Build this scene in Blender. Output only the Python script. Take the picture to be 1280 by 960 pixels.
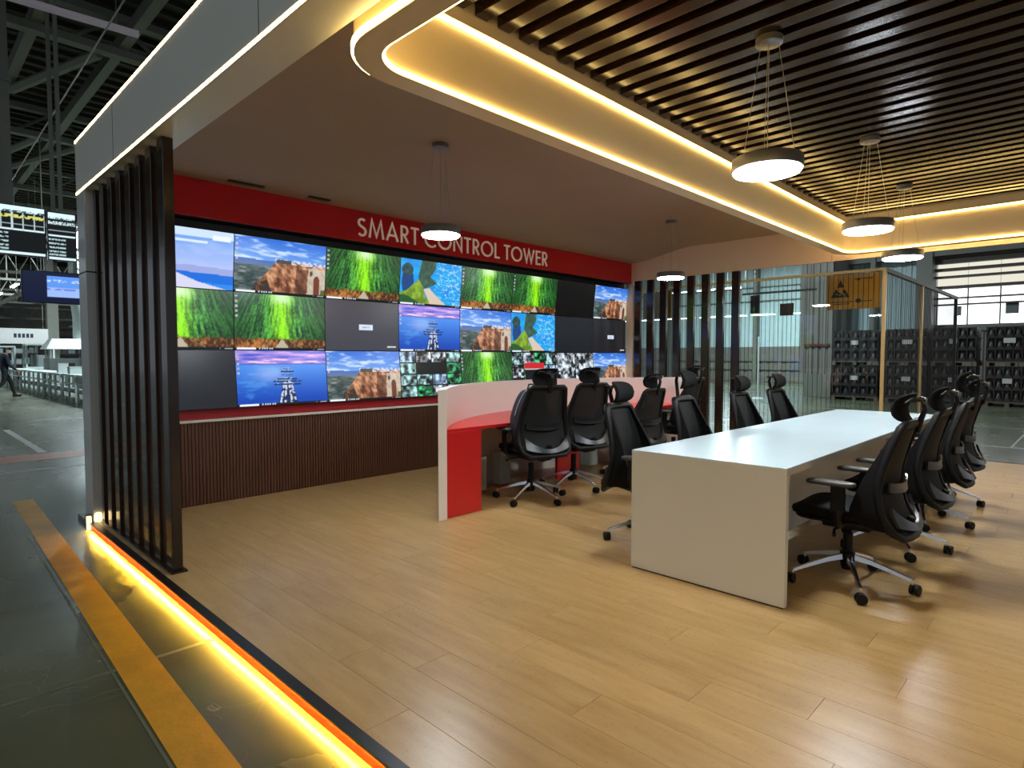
import bpy, bmesh, math, random
import numpy as np
from mathutils import Vector, Matrix, Euler

for o in list(bpy.data.objects):
    bpy.data.objects.remove(o, do_unlink=True)
SC = bpy.context.scene
COL = SC.collection
PI = math.pi
rnd = random.Random(7)

# ------------------------------------------------------------------ camera
F_PX = 760.0
cam_d = bpy.data.cameras.new('camera')
cam_d.sensor_fit = 'HORIZONTAL'
cam_d.sensor_width = 36.0
cam_d.lens = 36.0 * F_PX / 1280.0
cam_d.clip_start = 0.05
cam_d.clip_end = 300
cam = bpy.data.objects.new('camera', cam_d)
COL.objects.link(cam)
cam.matrix_world = Matrix(((0.6972586, 0.03203621, -0.71610343, 0.0),
                           (-0.71681967, 0.03116198, -0.69656191, 0.0),
                           (0.0, 0.99900081, 0.04469214, 1.36),
                           (0, 0, 0, 1)))
SC.camera = cam

# ------------------------------------------------------------------ world, exposure
SC.view_settings.view_transform = 'Standard'
SC.view_settings.look = 'None'
SC.view_settings.gamma = 1.0
SC.view_settings.use_curve_mapping = False
SC.view_settings.exposure = 0.22
world = bpy.data.worlds.new('hall_daylight')
SC.world = world
world.use_nodes = True
bgn = world.node_tree.nodes['Background']
bgn.inputs[0].default_value = (0.80, 0.90, 1.0, 1)
bgn.inputs[1].default_value = 0.28
SC.cycles.max_bounces = 7
SC.cycles.diffuse_bounces = 4
SC.cycles.glossy_bounces = 4
SC.cycles.transparent_max_bounces = 16
SC.cycles.caustics_reflective = False
SC.cycles.caustics_refractive = False
SC.cycles.sample_clamp_indirect = 6.0

# light levels (the hall lamps are added to brighten it)
PENDANT_W = 98.0      # each round pendant
STRIP_E = 16.0        # warm LED tape
RING_E = 17.0
EDGE_E = 620.0         # LED tape under the platform edge
HALL_W = 1000.0        # each fill lamp added in the hall

# ------------------------------------------------------------------ helpers
def lin(c):
    return tuple((x / 12.92 if x <= 0.04045 else ((x + 0.055) / 1.055) ** 2.4) for x in c)

def rgb(r, g, b):
    return lin((r / 255.0, g / 255.0, b / 255.0)) + (1.0,)

MATS = {}
def mat(name, col, rough=0.5, metal=0.0, var=0.0, scale=8.0, stretch=(1, 1, 1), bump=0.0, bscale=60.0,
        emit=None, estr=0.0, coat=0.0, rvar=0.0, spec=0.5, alpha=None, rand=0.0):
    if name in MATS:
        return MATS[name]
    m = bpy.data.materials.new(name)
    m.use_nodes = True
    nt = m.node_tree
    N = nt.nodes
    L = nt.links
    b = N['Principled BSDF']
    b.inputs['Base Color'].default_value = col
    b.inputs['Roughness'].default_value = rough
    b.inputs['Metallic'].default_value = metal
    b.inputs['Specular IOR Level'].default_value = spec
    b.inputs['Coat Weight'].default_value = coat
    b.inputs['Coat Roughness'].default_value = 0.08
    if emit is not None:
        b.inputs['Emission Color'].default_value = emit
        b.inputs['Emission Strength'].default_value = estr
    if var or bump or rvar:
        tc = N.new('ShaderNodeTexCoord')
        mp = N.new('ShaderNodeMapping')
        mp.inputs['Scale'].default_value = stretch
        L.new(tc.outputs['Object'], mp.inputs['Vector'])
        nz = N.new('ShaderNodeTexNoise')
        nz.inputs['Scale'].default_value = scale
        nz.inputs['Detail'].default_value = 5
        L.new(mp.outputs[0], nz.inputs['Vector'])
        if var:
            mx = N.new('ShaderNodeMix')
            mx.data_type = 'RGBA'
            mx.inputs['A'].default_value = tuple(x * (1 - var) for x in col[:3]) + (1,)
            mx.inputs['B'].default_value = tuple(min(1, x * (1 + var)) for x in col[:3]) + (1,)
            L.new(nz.outputs['Fac'], mx.inputs['Factor'])
            out = mx.outputs['Result']
            if rand:
                oi = N.new('ShaderNodeObjectInfo')
                mr = N.new('ShaderNodeMapRange')
                mr.inputs['To Min'].default_value = 1 - rand
                mr.inputs['To Max'].default_value = 1 + rand
                L.new(oi.outputs['Random'], mr.inputs['Value'])
                hs = N.new('ShaderNodeHueSaturation')
                L.new(mr.outputs[0], hs.inputs['Value'])
                L.new(out, hs.inputs['Color'])
                out = hs.outputs[0]
            L.new(out, b.inputs['Base Color'])
        if rvar:
            mr = N.new('ShaderNodeMapRange')
            mr.inputs['To Min'].default_value = max(0.02, rough - rvar)
            mr.inputs['To Max'].default_value = rough + rvar
            L.new(nz.outputs['Fac'], mr.inputs['Value'])
            L.new(mr.outputs[0], b.inputs['Roughness'])
        if bump:
            n2 = N.new('ShaderNodeTexNoise')
            n2.inputs['Scale'].default_value = bscale
            n2.inputs['Detail'].default_value = 3
            L.new(mp.outputs[0], n2.inputs['Vector'])
            bp = N.new('ShaderNodeBump')
            bp.inputs['Strength'].default_value = bump
            bp.inputs['Distance'].default_value = 0.01
            L.new(n2.outputs['Fac'], bp.inputs['Height'])
            L.new(bp.outputs[0], b.inputs['Normal'])
    if alpha is not None:
        tr = N.new('ShaderNodeBsdfTransparent')
        ms = N.new('ShaderNodeMixShader')
        ms.inputs[0].default_value = alpha
        L.new(tr.outputs[0], ms.inputs[1])
        L.new(b.outputs[0], ms.inputs[2])
        L.new(ms.outputs[0], N['Material Output'].inputs[0])
    MATS[name] = m
    return m

def emat(name, col, strength):
    if name in MATS:
        return MATS[name]
    m = bpy.data.materials.new(name)
    m.use_nodes = True
    N = m.node_tree.nodes
    N.remove(N['Principled BSDF'])
    e = N.new('ShaderNodeEmission')
    e.inputs[0].default_value = col
    e.inputs[1].default_value = strength
    m.node_tree.links.new(e.outputs[0], N['Material Output'].inputs[0])
    MATS[name] = m
    return m

class MB:
    """collects shapes; build() links them as ONE mesh object"""
    def __init__(self):
        self.v = []
        self.f = []
    def add(self, vs, fs):
        n = len(self.v)
        self.v += [tuple(x) for x in vs]
        self.f += [tuple(i + n for i in f) for f in fs]
        return self
    def box(self, x0, x1, y0, y1, z0, z1):
        vs = [(x0, y0, z0), (x1, y0, z0), (x1, y1, z0), (x0, y1, z0), (x0, y0, z1), (x1, y0, z1), (x1, y1, z1), (x0, y1, z1)]
        return self.add(vs, [(3, 2, 1, 0), (4, 5, 6, 7), (0, 1, 5, 4), (1, 2, 6, 5), (2, 3, 7, 6), (3, 0, 4, 7)])
    def cbox(self, c, s):
        return self.box(c[0] - s[0] / 2, c[0] + s[0] / 2, c[1] - s[1] / 2, c[1] + s[1] / 2, c[2] - s[2] / 2, c[2] + s[2] / 2)
    def prism(self, poly, z0, z1):
        n = len(poly)
        vs = [(x, y, z0) for x, y in poly] + [(x, y, z1) for x, y in poly]
        fs = [tuple(range(n - 1, -1, -1)), tuple(range(n, 2 * n))]
        fs += [(i, (i + 1) % n, n + (i + 1) % n, n + i) for i in range(n)]
        return self.add(vs, fs)
    def strip_prism(self, inner, outer, z0, z1, closed=False):
        n = len(inner)
        vs = []
        for (a, b) in zip(inner, outer):
            vs += [(a[0], a[1], z0), (b[0], b[1], z0), (b[0], b[1], z1), (a[0], a[1], z1)]
        fs = []
        m = n if closed else n - 1
        for i in range(m):
            p = 4 * i
            q = 4 * ((i + 1) % n)
            for k in range(4):
                k2 = (k + 1) % 4
                fs.append((p + k, q + k, q + k2, p + k2))
        if not closed:
            fs += [(0, 1, 2, 3), (4 * n - 1, 4 * n - 2, 4 * n - 3, 4 * n - 4)]
        return self.add(vs, fs)
    def tube(self, path, r, n=10, closed=False, sx=1.0):
        path = [Vector(p) for p in path]
        m = len(path)
        rs = r if isinstance(r, (list, tuple)) else [r] * m
        vs = []
        up = None
        for i, p in enumerate(path):
            if closed:
                t = path[(i + 1) % m] - path[i - 1]
            else:
                t = path[min(i + 1, m - 1)] - path[max(i - 1, 0)]
            t.normalize()
            if up is None:
                up = Vector((0, 0, 1)) if abs(t.z) < 0.9 else Vector((0, 1, 0))
            a = t.cross(up)
            if a.length < 1e-4:
                a = t.cross(Vector((1, 0, 0)))
            a.normalize()
            b = a.cross(t).normalized()
            up = b
            for k in range(n):
                w = 2 * PI * k / n
                vs.append(p + a * (rs[i] * math.cos(w) * sx) + b * (rs[i] * math.sin(w)))
        fs = []
        for i in range(m if closed else m - 1):
            j = (i + 1) % m
            for k in range(n):
                k2 = (k + 1) % n
                fs.append((i * n + k, i * n + k2, j * n + k2, j * n + k))
        if not closed:
            fs += [tuple(range(n - 1, -1, -1)), tuple(range((m - 1) * n, m * n))]
        return self.add(vs, fs)
    def cyl(self, p0, p1, r0, r1=None, n=14):
        return self.tube([p0, p1], [r0, r0 if r1 is None else r1], n)
    def lathe(self, prof, n=32, c=(0, 0, 0)):
        m = len(prof)
        vs = []
        for r, z in prof:
            for k in range(n):
                w = 2 * PI * k / n
                vs.append((c[0] + r * math.cos(w), c[1] + r * math.sin(w), c[2] + z))
        fs = []
        for i in range(m - 1):
            for k in range(n):
                k2 = (k + 1) % n
                fs.append((i * n + k, i * n + k2, (i + 1) * n + k2, (i + 1) * n + k))
        fs += [tuple(range(n - 1, -1, -1)), tuple(range((m - 1) * n, m * n))]
        return self.add(vs, fs)
    def sup(self, c, a, e1=0.4, e2=0.4, nu=20, nv=12, fn=None):
        """superellipsoid: rounded block"""
        sg = lambda x, e: math.copysign(abs(x) ** e, x)
        vs = []
        for j in range(nv + 1):
            ph = -PI / 2 + PI * j / nv
            for i in range(nu):
                th = 2 * PI * i / nu
                p = (a[0] * sg(math.cos(ph), e1) * sg(math.cos(th), e2),
                     a[1] * sg(math.cos(ph), e1) * sg(math.sin(th), e2),
                     a[2] * sg(math.sin(ph), e1))
                if fn:
                    p = fn(*p)
                vs.append((c[0] + p[0], c[1] + p[1], c[2] + p[2]))
        fs = []
        for j in range(nv):
            for i in range(nu):
                i2 = (i + 1) % nu
                fs.append((j * nu + i, j * nu + i2, (j + 1) * nu + i2, (j + 1) * nu + i))
        return self.add(vs, fs)
    def grid(self, fn, nu, nv, th=0.0, nrm=None):
        """surface fn(u,v) -> point; th gives it thickness along nrm"""
        P = [[Vector(fn(i / nu, j / nv)) for i in range(nu + 1)] for j in range(nv + 1)]
        w = nu + 1
        vs = [p for row in P for p in row]
        k = len(vs)
        fs = [(j * w + i, j * w + i + 1, (j + 1) * w + i + 1, (j + 1) * w + i) for j in range(nv) for i in range(nu)]
        if th:
            d = Vector(nrm) * th
            vs = vs + [p + d for p in vs]
            fs = fs + [tuple(x + k for x in reversed(f)) for f in fs]
            rim = [i for i in range(w)] + [j * w + nu for j in range(1, nv + 1)] + [nv * w + i for i in range(nu - 1, -1, -1)] + [j * w for j in range(nv - 1, 0, -1)]
            n = len(rim)
            for a in range(n):
                b = (a + 1) % n
                fs.append((rim[b], rim[a], rim[a] + k, rim[b] + k))
        return self.add(vs, fs)
    def xf(self, M, start=0):
        self.v = self.v[:start] + [tuple(M @ Vector(p)) for p in self.v[start:]]
        return self
    def mesh(self, name, material=None, smooth=35, bevel=0.0, bseg=2):
        me = bpy.data.meshes.new(name)
        me.from_pydata([tuple(p) for p in self.v], [], self.f)
        bm = bmesh.new()
        bm.from_mesh(me)
        bmesh.ops.remove_doubles(bm, verts=bm.verts, dist=1e-5)
        bmesh.ops.recalc_face_normals(bm, faces=bm.faces)
        if bevel:
            bmesh.ops.bevel(bm, geom=[e for e in bm.edges if len(e.link_faces) == 2 and e.calc_face_angle(0) > 0.6],
                            offset=bevel, segments=bseg, profile=0.6, affect='EDGES', clamp_overlap=True)
        bm.to_mesh(me)
        bm.free()
        if smooth and not (bevel and smooth < 50):
            me.polygons.foreach_set('use_smooth', [True] * len(me.polygons))
            try:
                me.set_sharp_from_angle(angle=math.radians(smooth))
            except Exception:
                pass
        if material is not None:
            me.materials.append(material)
        return me
    def build(self, name, material, parent=None, smooth=35, bevel=0.0, label=None):
        return link(name, self.mesh(name, material, smooth, bevel), parent, label)

def link(name, me, parent=None, label=None, loc=None, rot=None):
    o = bpy.data.objects.new(name, me)
    COL.objects.link(o)
    if parent is not None:
        o.parent = parent
    if label:
        o['label'] = label
    if loc is not None:
        o.location = loc
    if rot is not None:
        o.rotation_euler = rot
    return o

def tag(o, label, cat, group=None):
    o['label'] = label
    o['category'] = cat
    if group:
        o['group'] = group
    return o

def thing(name, label, cat, loc=(0, 0, 0), rotz=0.0, group=None):
    o = bpy.data.objects.new(name, None)
    o.empty_display_size = 0.1
    COL.objects.link(o)
    o.location = loc
    o.rotation_euler = (0, 0, rotz)
    return tag(o, label, cat, group)

def struct(o, label=None, cat=None):
    o['kind'] = 'structure'
    if label:
        o['label'] = label
    if cat:
        o['category'] = cat
    return o

def dup(root, loc, rotz, label, group=None):
    r = root.copy()
    COL.objects.link(r)
    r.location = loc
    r.rotation_euler = (0, 0, rotz)
    r['label'] = label
    if group:
        r['group'] = group
    for ch in list(root.children):
        c = ch.copy()
        COL.objects.link(c)
        c.parent = r
        for g in list(ch.children):
            d = g.copy()
            COL.objects.link(d)
            d.parent = c
    return r

def sbox(name, args, material, parent=None, bevel=0.0):
    return MB().box(*args).build(name, material, parent, smooth=30, bevel=bevel)

# ------------------------------------------------------------------ materials
M_FIN = mat('fin_gloss_dark_brown', rgb(40, 27, 20), 0.16, var=0.25, scale=3, stretch=(6, 6, .4), coat=0.3)
M_SLAT = mat('ceiling_slat_walnut', rgb(42, 27, 19), 0.2, var=0.25, scale=4, stretch=(8, .5, 8))
M_BLACK = mat('matte_black', rgb(14, 13, 13), 0.5, var=0.2)
M_BEZEL = mat('bezel_black', rgb(10, 10, 12), 0.3, var=0.1)
M_FLUTE = mat('fluted_walnut', rgb(92, 56, 38), 0.45, var=0.3, scale=5, stretch=(6, 6, .5))
M_RED = mat('header_red_gloss', rgb(196, 22, 30), 0.22, var=0.06, scale=2)
M_DESKRED = mat('desk_red_laminate', rgb(205, 32, 34), 0.3, var=0.05, scale=3)
M_LEDGE = mat('ledge_red', rgb(176, 38, 44), 0.3, var=0.06, scale=3)
M_CREAM = mat('cream_edge', rgb(226, 214, 196), 0.45, var=0.04)
M_CEIL = mat('ceiling_taupe', rgb(166, 144, 116), 0.65, var=0.05, scale=1.5)
M_COVE = mat('cove_cream', rgb(236, 214, 172), 0.5, var=0.04, scale=2)
M_BEIGE = mat('beige_header', rgb(236, 208, 174), 0.5, var=0.04, scale=2)
M_WHITE = mat('table_white_laminate', rgb(228, 230, 228), 0.35, var=0.03, scale=2)
M_TOP = mat('table_top_cool_sheen', rgb(194, 212, 220), 0.24, var=0.04, scale=3)  # cool light on the white top is tinted into this colour
M_PANELW = mat('desk_panel_white', rgb(236, 226, 216), 0.35, var=0.03, scale=2)
M_FASCIA = mat('fascia_light_grey', rgb(226, 224, 212), 0.35, var=0.04, scale=1.5)
M_STEEL = mat('brushed_grey_panel', rgb(196, 200, 200), 0.25, metal=0.0, var=0.08, scale=3, stretch=(4, 4, .3))
M_CHROME = mat('chrome', rgb(240, 240, 242), 0.2, metal=1.0, rvar=0.04, scale=20)
M_PLAST = mat('chair_black_plastic', rgb(9, 9, 10), 0.5, spec=0.3, var=0.2, scale=30)
M_PLAST2 = mat('chair_satin_grey_plastic', rgb(30, 30, 32), 0.32, var=0.1, scale=30)
M_PADS = mat('arm_pad_soft_grey', rgb(62, 62, 64), 0.3, var=0.1, scale=30)
M_FABRIC = mat('chair_black_fabric', rgb(9, 9, 10), 0.85, var=0.25, scale=120, bump=0.25, bscale=400, spec=0.25)
M_NET = mat('chair_black_net', rgb(11, 11, 12), 0.75, var=0.2, scale=300, alpha=0.9)
M_LED = emat('led_tape_warm', (1.0, 0.66, 0.27, 1), STRIP_E)
M_LEDR = emat('led_tape_ring', (1.0, 0.68, 0.22, 1), RING_E)
M_LEDE = emat('led_tape_edge', (1.0, 0.58, 0.055, 1), EDGE_E)
M_LAMP = emat('pendant_diffuser', (0.86, 0.94, 1.0, 1), PENDANT_W)
M_LAMPB = mat('pendant_shell', rgb(120, 122, 128), 0.35, metal=0.4, var=0.05)
M_GOLD = mat('brass_tone_frame', rgb(214, 186, 128), 0.35, metal=0.3, var=0.05)
M_NOSE = mat('edge_trim_black', rgb(26, 22, 19), 0.35, var=0.2)
M_RISER = mat('riser_red', rgb(160, 22, 12), 0.35, var=0.1, scale=4)
M_YELLOW = mat('floor_marking_yellow', rgb(186, 136, 26), 0.55, var=0.4, scale=6, bump=0.2, bscale=30, rvar=0.1)
M_ORANGE = mat('floor_marking_orange', rgb(156, 96, 66), 0.4, var=0.25, scale=5)
M_PAINTW = mat('floor_marking_white', rgb(150, 152, 146), 0.45, var=0.3, scale=5)
M_GROOVE = mat('floor_seam_grey', rgb(88, 95, 76), 0.6, var=0.4, scale=12)
M_GREYWALL = mat('corrugated_grey', rgb(120, 118, 110), 0.6, var=0.12, scale=2)
M_TEAL = mat('corrugated_pale_teal', rgb(196, 222, 222), 0.5, var=0.08, scale=2)
M_HALLST = mat('hall_steel_grey', rgb(112, 114, 106), 0.55, var=0.12, scale=4)
M_DECK = mat('roof_deck_dark', rgb(58, 54, 42), 0.7, var=0.15, scale=2)
M_CRATE = mat('crate_black', rgb(22, 21, 20), 0.5, var=0.3, scale=6)
M_CRATE2 = mat('crate_brown_black', rgb(34, 29, 25), 0.6, var=0.3, scale=6)
M_PALLET = mat('pallet_wood_dark', rgb(92, 76, 58), 0.8, var=0.3, scale=8)
M_CAP = mat('part_grey_metal', rgb(58, 54, 50), 0.5, metal=0.3, var=0.2, scale=20)
M_PAPER = mat('paper_label', rgb(170, 170, 166), 0.7, var=0.05)
M_SIGNY = mat('sign_yellow', rgb(226, 160, 24), 0.4, var=0.08, scale=4)
M_MACHW = mat('machine_off_white', rgb(178, 190, 186), 0.5, var=0.12, scale=4)
M_MACHG = mat('machine_grey', rgb(106, 116, 114), 0.5, var=0.15, scale=4)
M_NAVY = mat('tv_navy_shell', rgb(22, 26, 44), 0.35, var=0.1)
M_WIRE = mat('wire_dark', rgb(30, 30, 30), 0.5, var=0.1)
M_WIREW = mat('wire_pale', rgb(170, 168, 160), 0.4, var=0.05)
M_TUBE = emat('hall_tube', (0.86, 0.96, 1.0, 1), 9.0)
M_TUBED = mat('hall_tube_off', rgb(170, 160, 172), 0.4, var=0.05, emit=rgb(170, 160, 172), estr=0.12)

# glass
def glass_mat():
    m = bpy.data.materials.new('clear_glass')
    m.use_nodes = True
    N = m.node_tree.nodes
    L = m.node_tree.links
    N.remove(N['Principled BSDF'])
    t = N.new('ShaderNodeBsdfTransparent')
    t.inputs[0].default_value = (0.93, 0.96, 0.95, 1)
    g = N.new('ShaderNodeBsdfGlossy')
    g.inputs['Roughness'].default_value = 0.02
    fr = N.new('ShaderNodeFresnel')
    fr.inputs[0].default_value = 1.5
    mx = N.new('ShaderNodeMixShader')
    L.new(fr.outputs[0], mx.inputs[0])
    L.new(t.outputs[0], mx.inputs[1])
    L.new(g.outputs[0], mx.inputs[2])
    L.new(mx.outputs[0], N['Material Output'].inputs[0])
    return m
M_GLASS = glass_mat()

# oak laminate
def oak_mat():
    m = bpy.data.materials.new('oak_laminate')
    m.use_nodes = True
    nt = m.node_tree
    N = nt.nodes
    L = nt.links
    b = N['Principled BSDF']
    tc = N.new('ShaderNodeTexCoord')
    oi = N.new('ShaderNodeObjectInfo')
    vm = N.new('ShaderNodeVectorMath')
    vm.operation = 'MULTIPLY_ADD'
    vm.inputs[1].default_value = (37, 91, 13)
    L.new(oi.outputs['Random'], vm.inputs[0])
    L.new(tc.outputs['Object'], vm.inputs[2])
    mp = N.new('ShaderNodeMapping')
    mp.inputs['Scale'].default_value = (7, 1.1, 1)
    L.new(vm.outputs[0], mp.inputs['Vector'])
    nz = N.new('ShaderNodeTexNoise')
    nz.inputs['Scale'].default_value = 2.2
    nz.inputs['Detail'].default_value = 7
    nz.inputs['Distortion'].default_value = 0.25
    L.new(mp.outputs[0], nz.inputs['Vector'])
    cr = N.new('ShaderNodeValToRGB')
    e = cr.color_ramp.elements
    e[0].position = 0.25
    e[0].color = rgb(180, 142, 88)
    e[1].position = 0.75
    e[1].color = rgb(203, 167, 112)
    x = cr.color_ramp.elements.new(0.5)
    x.color = rgb(192, 155, 100)
    L.new(nz.outputs['Fac'], cr.inputs[0])
    mr = N.new('ShaderNodeMapRange')
    mr.inputs['To Min'].default_value = 0.96
    mr.inputs['To Max'].default_value = 1.04
    L.new(oi.outputs['Random'], mr.inputs['Value'])
    hs = N.new('ShaderNodeHueSaturation')
    L.new(mr.outputs[0], hs.inputs['Value'])
    L.new(cr.outputs[0], hs.inputs['Color'])
    L.new(hs.outputs[0], b.inputs['Base Color'])
    n2 = N.new('ShaderNodeTexNoise')
    n2.inputs['Scale'].default_value = 40
    L.new(mp.outputs[0], n2.inputs['Vector'])
    r2 = N.new('ShaderNodeMapRange')
    r2.inputs['To Min'].default_value = 0.22
    r2.inputs['To Max'].default_value = 0.38
    L.new(n2.outputs['Fac'], r2.inputs['Value'])
    L.new(r2.outputs[0], b.inputs['Roughness'])
    return m
M_OAK = oak_mat()

# painted concrete of the factory floor: scuffed, dark green-grey, glossy
def concrete_mat():
    m = bpy.data.materials.new('factory_floor_epoxy')
    m.use_nodes = True
    nt = m.node_tree
    N = nt.nodes
    L = nt.links
    b = N['Principled BSDF']
    tc = N.new('ShaderNodeTexCoord')
    n1 = N.new('ShaderNodeTexNoise')
    n1.inputs['Scale'].default_value = 0.8
    n1.inputs['Detail'].default_value = 8
    L.new(tc.outputs['Object'], n1.inputs['Vector'])
    cr = N.new('ShaderNodeValToRGB')
    e = cr.color_ramp.elements
    e[0].position = 0.3
    e[0].color = rgb(66, 71, 55)
    e[1].position = 0.7
    e[1].color = rgb(96, 101, 80)
    L.new(n1.outputs['Fac'], cr.inputs[0])
    # thin pale scratches
    vo = N.new('ShaderNodeTexVoronoi')
    vo.feature = 'DISTANCE_TO_EDGE'
    vo.inputs['Scale'].default_value = 2.6
    wv = N.new('ShaderNodeTexNoise')
    wv.inputs['Scale'].default_value = 2.0
    L.new(tc.outputs['Object'], wv.inputs['Vector'])
    vm = N.new('ShaderNodeVectorMath')
    vm.operation = 'MULTIPLY_ADD'
    vm.inputs[1].default_value = (1.4, 1.4, 0)
    L.new(wv.outputs['Color'], vm.inputs[0])
    L.new(tc.outputs['Object'], vm.inputs[2])
    L.new(vm.outputs[0], vo.inputs['Vector'])
    mr = N.new('ShaderNodeMapRange')
    mr.inputs['From Max'].default_value = 0.006
    mr.inputs['To Min'].default_value = 0.35
    mr.inputs['To Max'].default_value = 0.0
    L.new(vo.outputs['Distance'], mr.inputs['Value'])
    n3 = N.new('ShaderNodeTexNoise')
    n3.inputs['Scale'].default_value = 1.7
    L.new(tc.outputs['Object'], n3.inputs['Vector'])
    m3 = N.new('ShaderNodeMapRange')
    m3.inputs['From Min'].default_value = 0.52
    m3.inputs['From Max'].default_value = 0.62
    L.new(n3.outputs['Fac'], m3.inputs['Value'])
    mu = N.new('ShaderNodeMath')
    mu.operation = 'MULTIPLY'
    L.new(mr.outputs[0], mu.inputs[0])
    L.new(m3.outputs[0], mu.inputs[1])
    mx = N.new('ShaderNodeMix')
    mx.data_type = 'RGBA'
    mx.inputs['B'].default_value = rgb(176, 174, 150)
    L.new(mu.outputs[0], mx.inputs['Factor'])
    L.new(cr.outputs[0], mx.inputs['A'])
    L.new(mx.outputs['Result'], b.inputs['Base Color'])
    r2 = N.new('ShaderNodeMapRange')
    r2.inputs['To Min'].default_value = 0.2
    r2.inputs['To Max'].default_value = 0.32
    n4 = N.new('ShaderNodeTexNoise')
    n4.inputs['Scale'].default_value = 1.6
    n4.inputs['Detail'].default_value = 6
    L.new(tc.outputs['Object'], n4.inputs['Vector'])
    L.new(n4.outputs['Fac'], r2.inputs['Value'])
    L.new(r2.outputs[0], b.inputs['Roughness'])
    return m
M_CONC = concrete_mat()

# ================================================================== STRUCTURE: platform
PF = -0.055     # factory floor level; platform top is z = 0
fl = sbox('floor_factory', (-14, 42, -14, 62, PF - 0.2, PF), M_CONC)
struct(fl, 'scuffed dark green-grey painted factory floor around the platform')

base = sbox('floor', (1.13, 10.0, -4.0, 6.42, PF, -0.014), M_NOSE)
struct(base, 'raised platform floor of pale oak laminate boards')
PW, PL = 0.2, 1.3
plank_me = MB().box(0.0006, PW - 0.0006, 0.0006, PL - 0.0006, -0.014, 0.0).mesh('plank', M_OAK, smooth=0, bevel=0.0008)
nb = 0
rest = MB()
for i in range(44):
    x = 1.166 + i * PW
    off = [0.0, 0.55, 0.2, 0.85][i % 4] + 0.1 * rnd.random()
    y = -0.75 + off - PL
    while y < 5.9:
        y1 = min(y + PL, 6.1)
        if y > -0.8 and y + PL < 6.35 and nb < 300:
            link('plank', plank_me, base, loc=(x, y, 0))
            nb += 1
        else:
            rest.box(x + .0006, x + PW - .0006, max(y, -4) + .0006, y1 - .0006, -0.014, 0)
        y += PL
    yy = -0.75 + off - PL
    while yy > -4.0:
        rest.box(x + .0006, x + PW - .0006, max(yy - PL, -4.0) + .0006, yy - .0006, -0.014, 0)
        yy -= PL
r_ = rest.build('planks_beyond', M_OAK, base, smooth=0)
r_['kind'] = 'stuff'

# platform edge: black nosing, red riser, LED tape tucked under the nosing
t1 = struct(sbox('trim_1', (1.1155, 1.1655, -4.0, 5.93, -0.006, 0.002), M_NOSE, bevel=0.001), 'black nosing strip along the left platform edge')
t2 = struct(sbox('trim_2', (1.122, 1.132, -4.0, 5.93, PF, -0.006), M_RISER), 'red riser board under the platform edge glowing orange')
led = MB().box(1.117, 1.1217, -4.0, 5.9, -0.0086, -0.0062).build('led_tape', M_LEDE, t2, smooth=0, label='warm glowing LED tape tucked under the nosing')
MB().box(1.1156, 1.1164, -4.0, 5.93, -0.0080, -0.006).build('led_hide_lip', M_NOSE, t1, smooth=0)  # added lip that hides the LED tape from view
t3 = struct(sbox('trim_3', (9.985, 10.03, -4.0, 6.42, PF, 0.002), M_NOSE), 'thin edge strip at the right end of the platform')
fin_base = struct(sbox('trim_4', (1.196, 1.29, 4.12, 6.05, 0.0005, 0.012), M_FIN), 'dark brown sill strip carrying the left fins')
# glowing tabs imitating the edge light mirrored in the end panel
cap = thing('reflection_tab', 'small glowing tab imitating the edge light reflected in the end panel', 'light', (1.15, 5.90, PF))
MB().box(-0.052, -0.02, 0.0, 0.03, 0.0, 0.11).build('diffuser', emat('reflection_glow', (1.0, 0.72, 0.34, 1), 2.2), cap, bevel=0.004)
MB().sup((0.03, 0.02, 0.085), (0.028, 0.02, 0.045), 0.6, 0.6).build('reflection_blob', emat('reflection_glow', (1.0, 0.72, 0.34, 1), 2.2), cap)
MB().box(-0.056, -0.016, 0.03, 0.045, 0.0, 0.12).build('bracket', M_BLACK, cap)

# floor markings
def marking(name, args, m, label, cat='floor marking'):
    return struct(sbox(name, args, m), label)
struct(MB().prism([(0.433, -5), (0.60, -5), (0.972, 7.6), (0.815, 7.6)], PF, PF + 0.0025).build('trim_5', M_YELLOW, smooth=0), 'worn yellow lane stripe running along the platform')
sg = MB()
for d in (0.0, 0.03):
    sg.prism([(0.46 + d, -5), (0.471 + d, -5), (0.735 + d, 6.0), (0.724 + d, 6.0)], PF, PF + 0.0015)
struct(sg.build('trim_6', M_GROOVE, smooth=0), 'pale double sealant seam in the factory floor')
sj = MB()
sj.box(-8, 1.11, 3.14, 3.17, PF, PF + 0.0012)
sj.box(-8, 1.11, 8.9, 8.93, PF, PF + 0.0012)
struct(sj.build('trim_7', M_GROOVE, smooth=0), 'pale sealed joints crossing the factory floor')
marking('trim_8', (-8, 4.2, 10.4, 11.1, PF, PF + 0.002), M_ORANGE, 'faded orange cross stripe on the factory floor')
marking('trim_9', (-8, 2.0, 9.5, 9.58, PF, PF + 0.002), M_PAINTW, 'pale line in front of the orange cross stripe')
wl = MB()
wl.box(1.52, 1.62, 11.2, 15.2, PF, PF + 0.002)
wl.box(2.3, 3.4, 14.0, 14.12, PF, PF + 0.002)
wl.box(2.2, 3.6, 17.0, 17.12, PF, PF + 0.002)
struct(wl.build('trim_10', M_PAINTW, smooth=0), 'pale parking lines far down the factory aisle')
wl = MB()
wl.box(12.1, 12.2, -8, 8, PF, PF + 0.002)
wl.box(12.2, 19.0, 0.98, 1.01, PF, PF + 0.001)
wl.box(15.5, 15.53, -8, 8, PF, PF + 0.001)
struct(wl.build('trim_11', M_PAINTW, smooth=0), 'pale line and joints on the floor beyond the platform')

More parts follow.
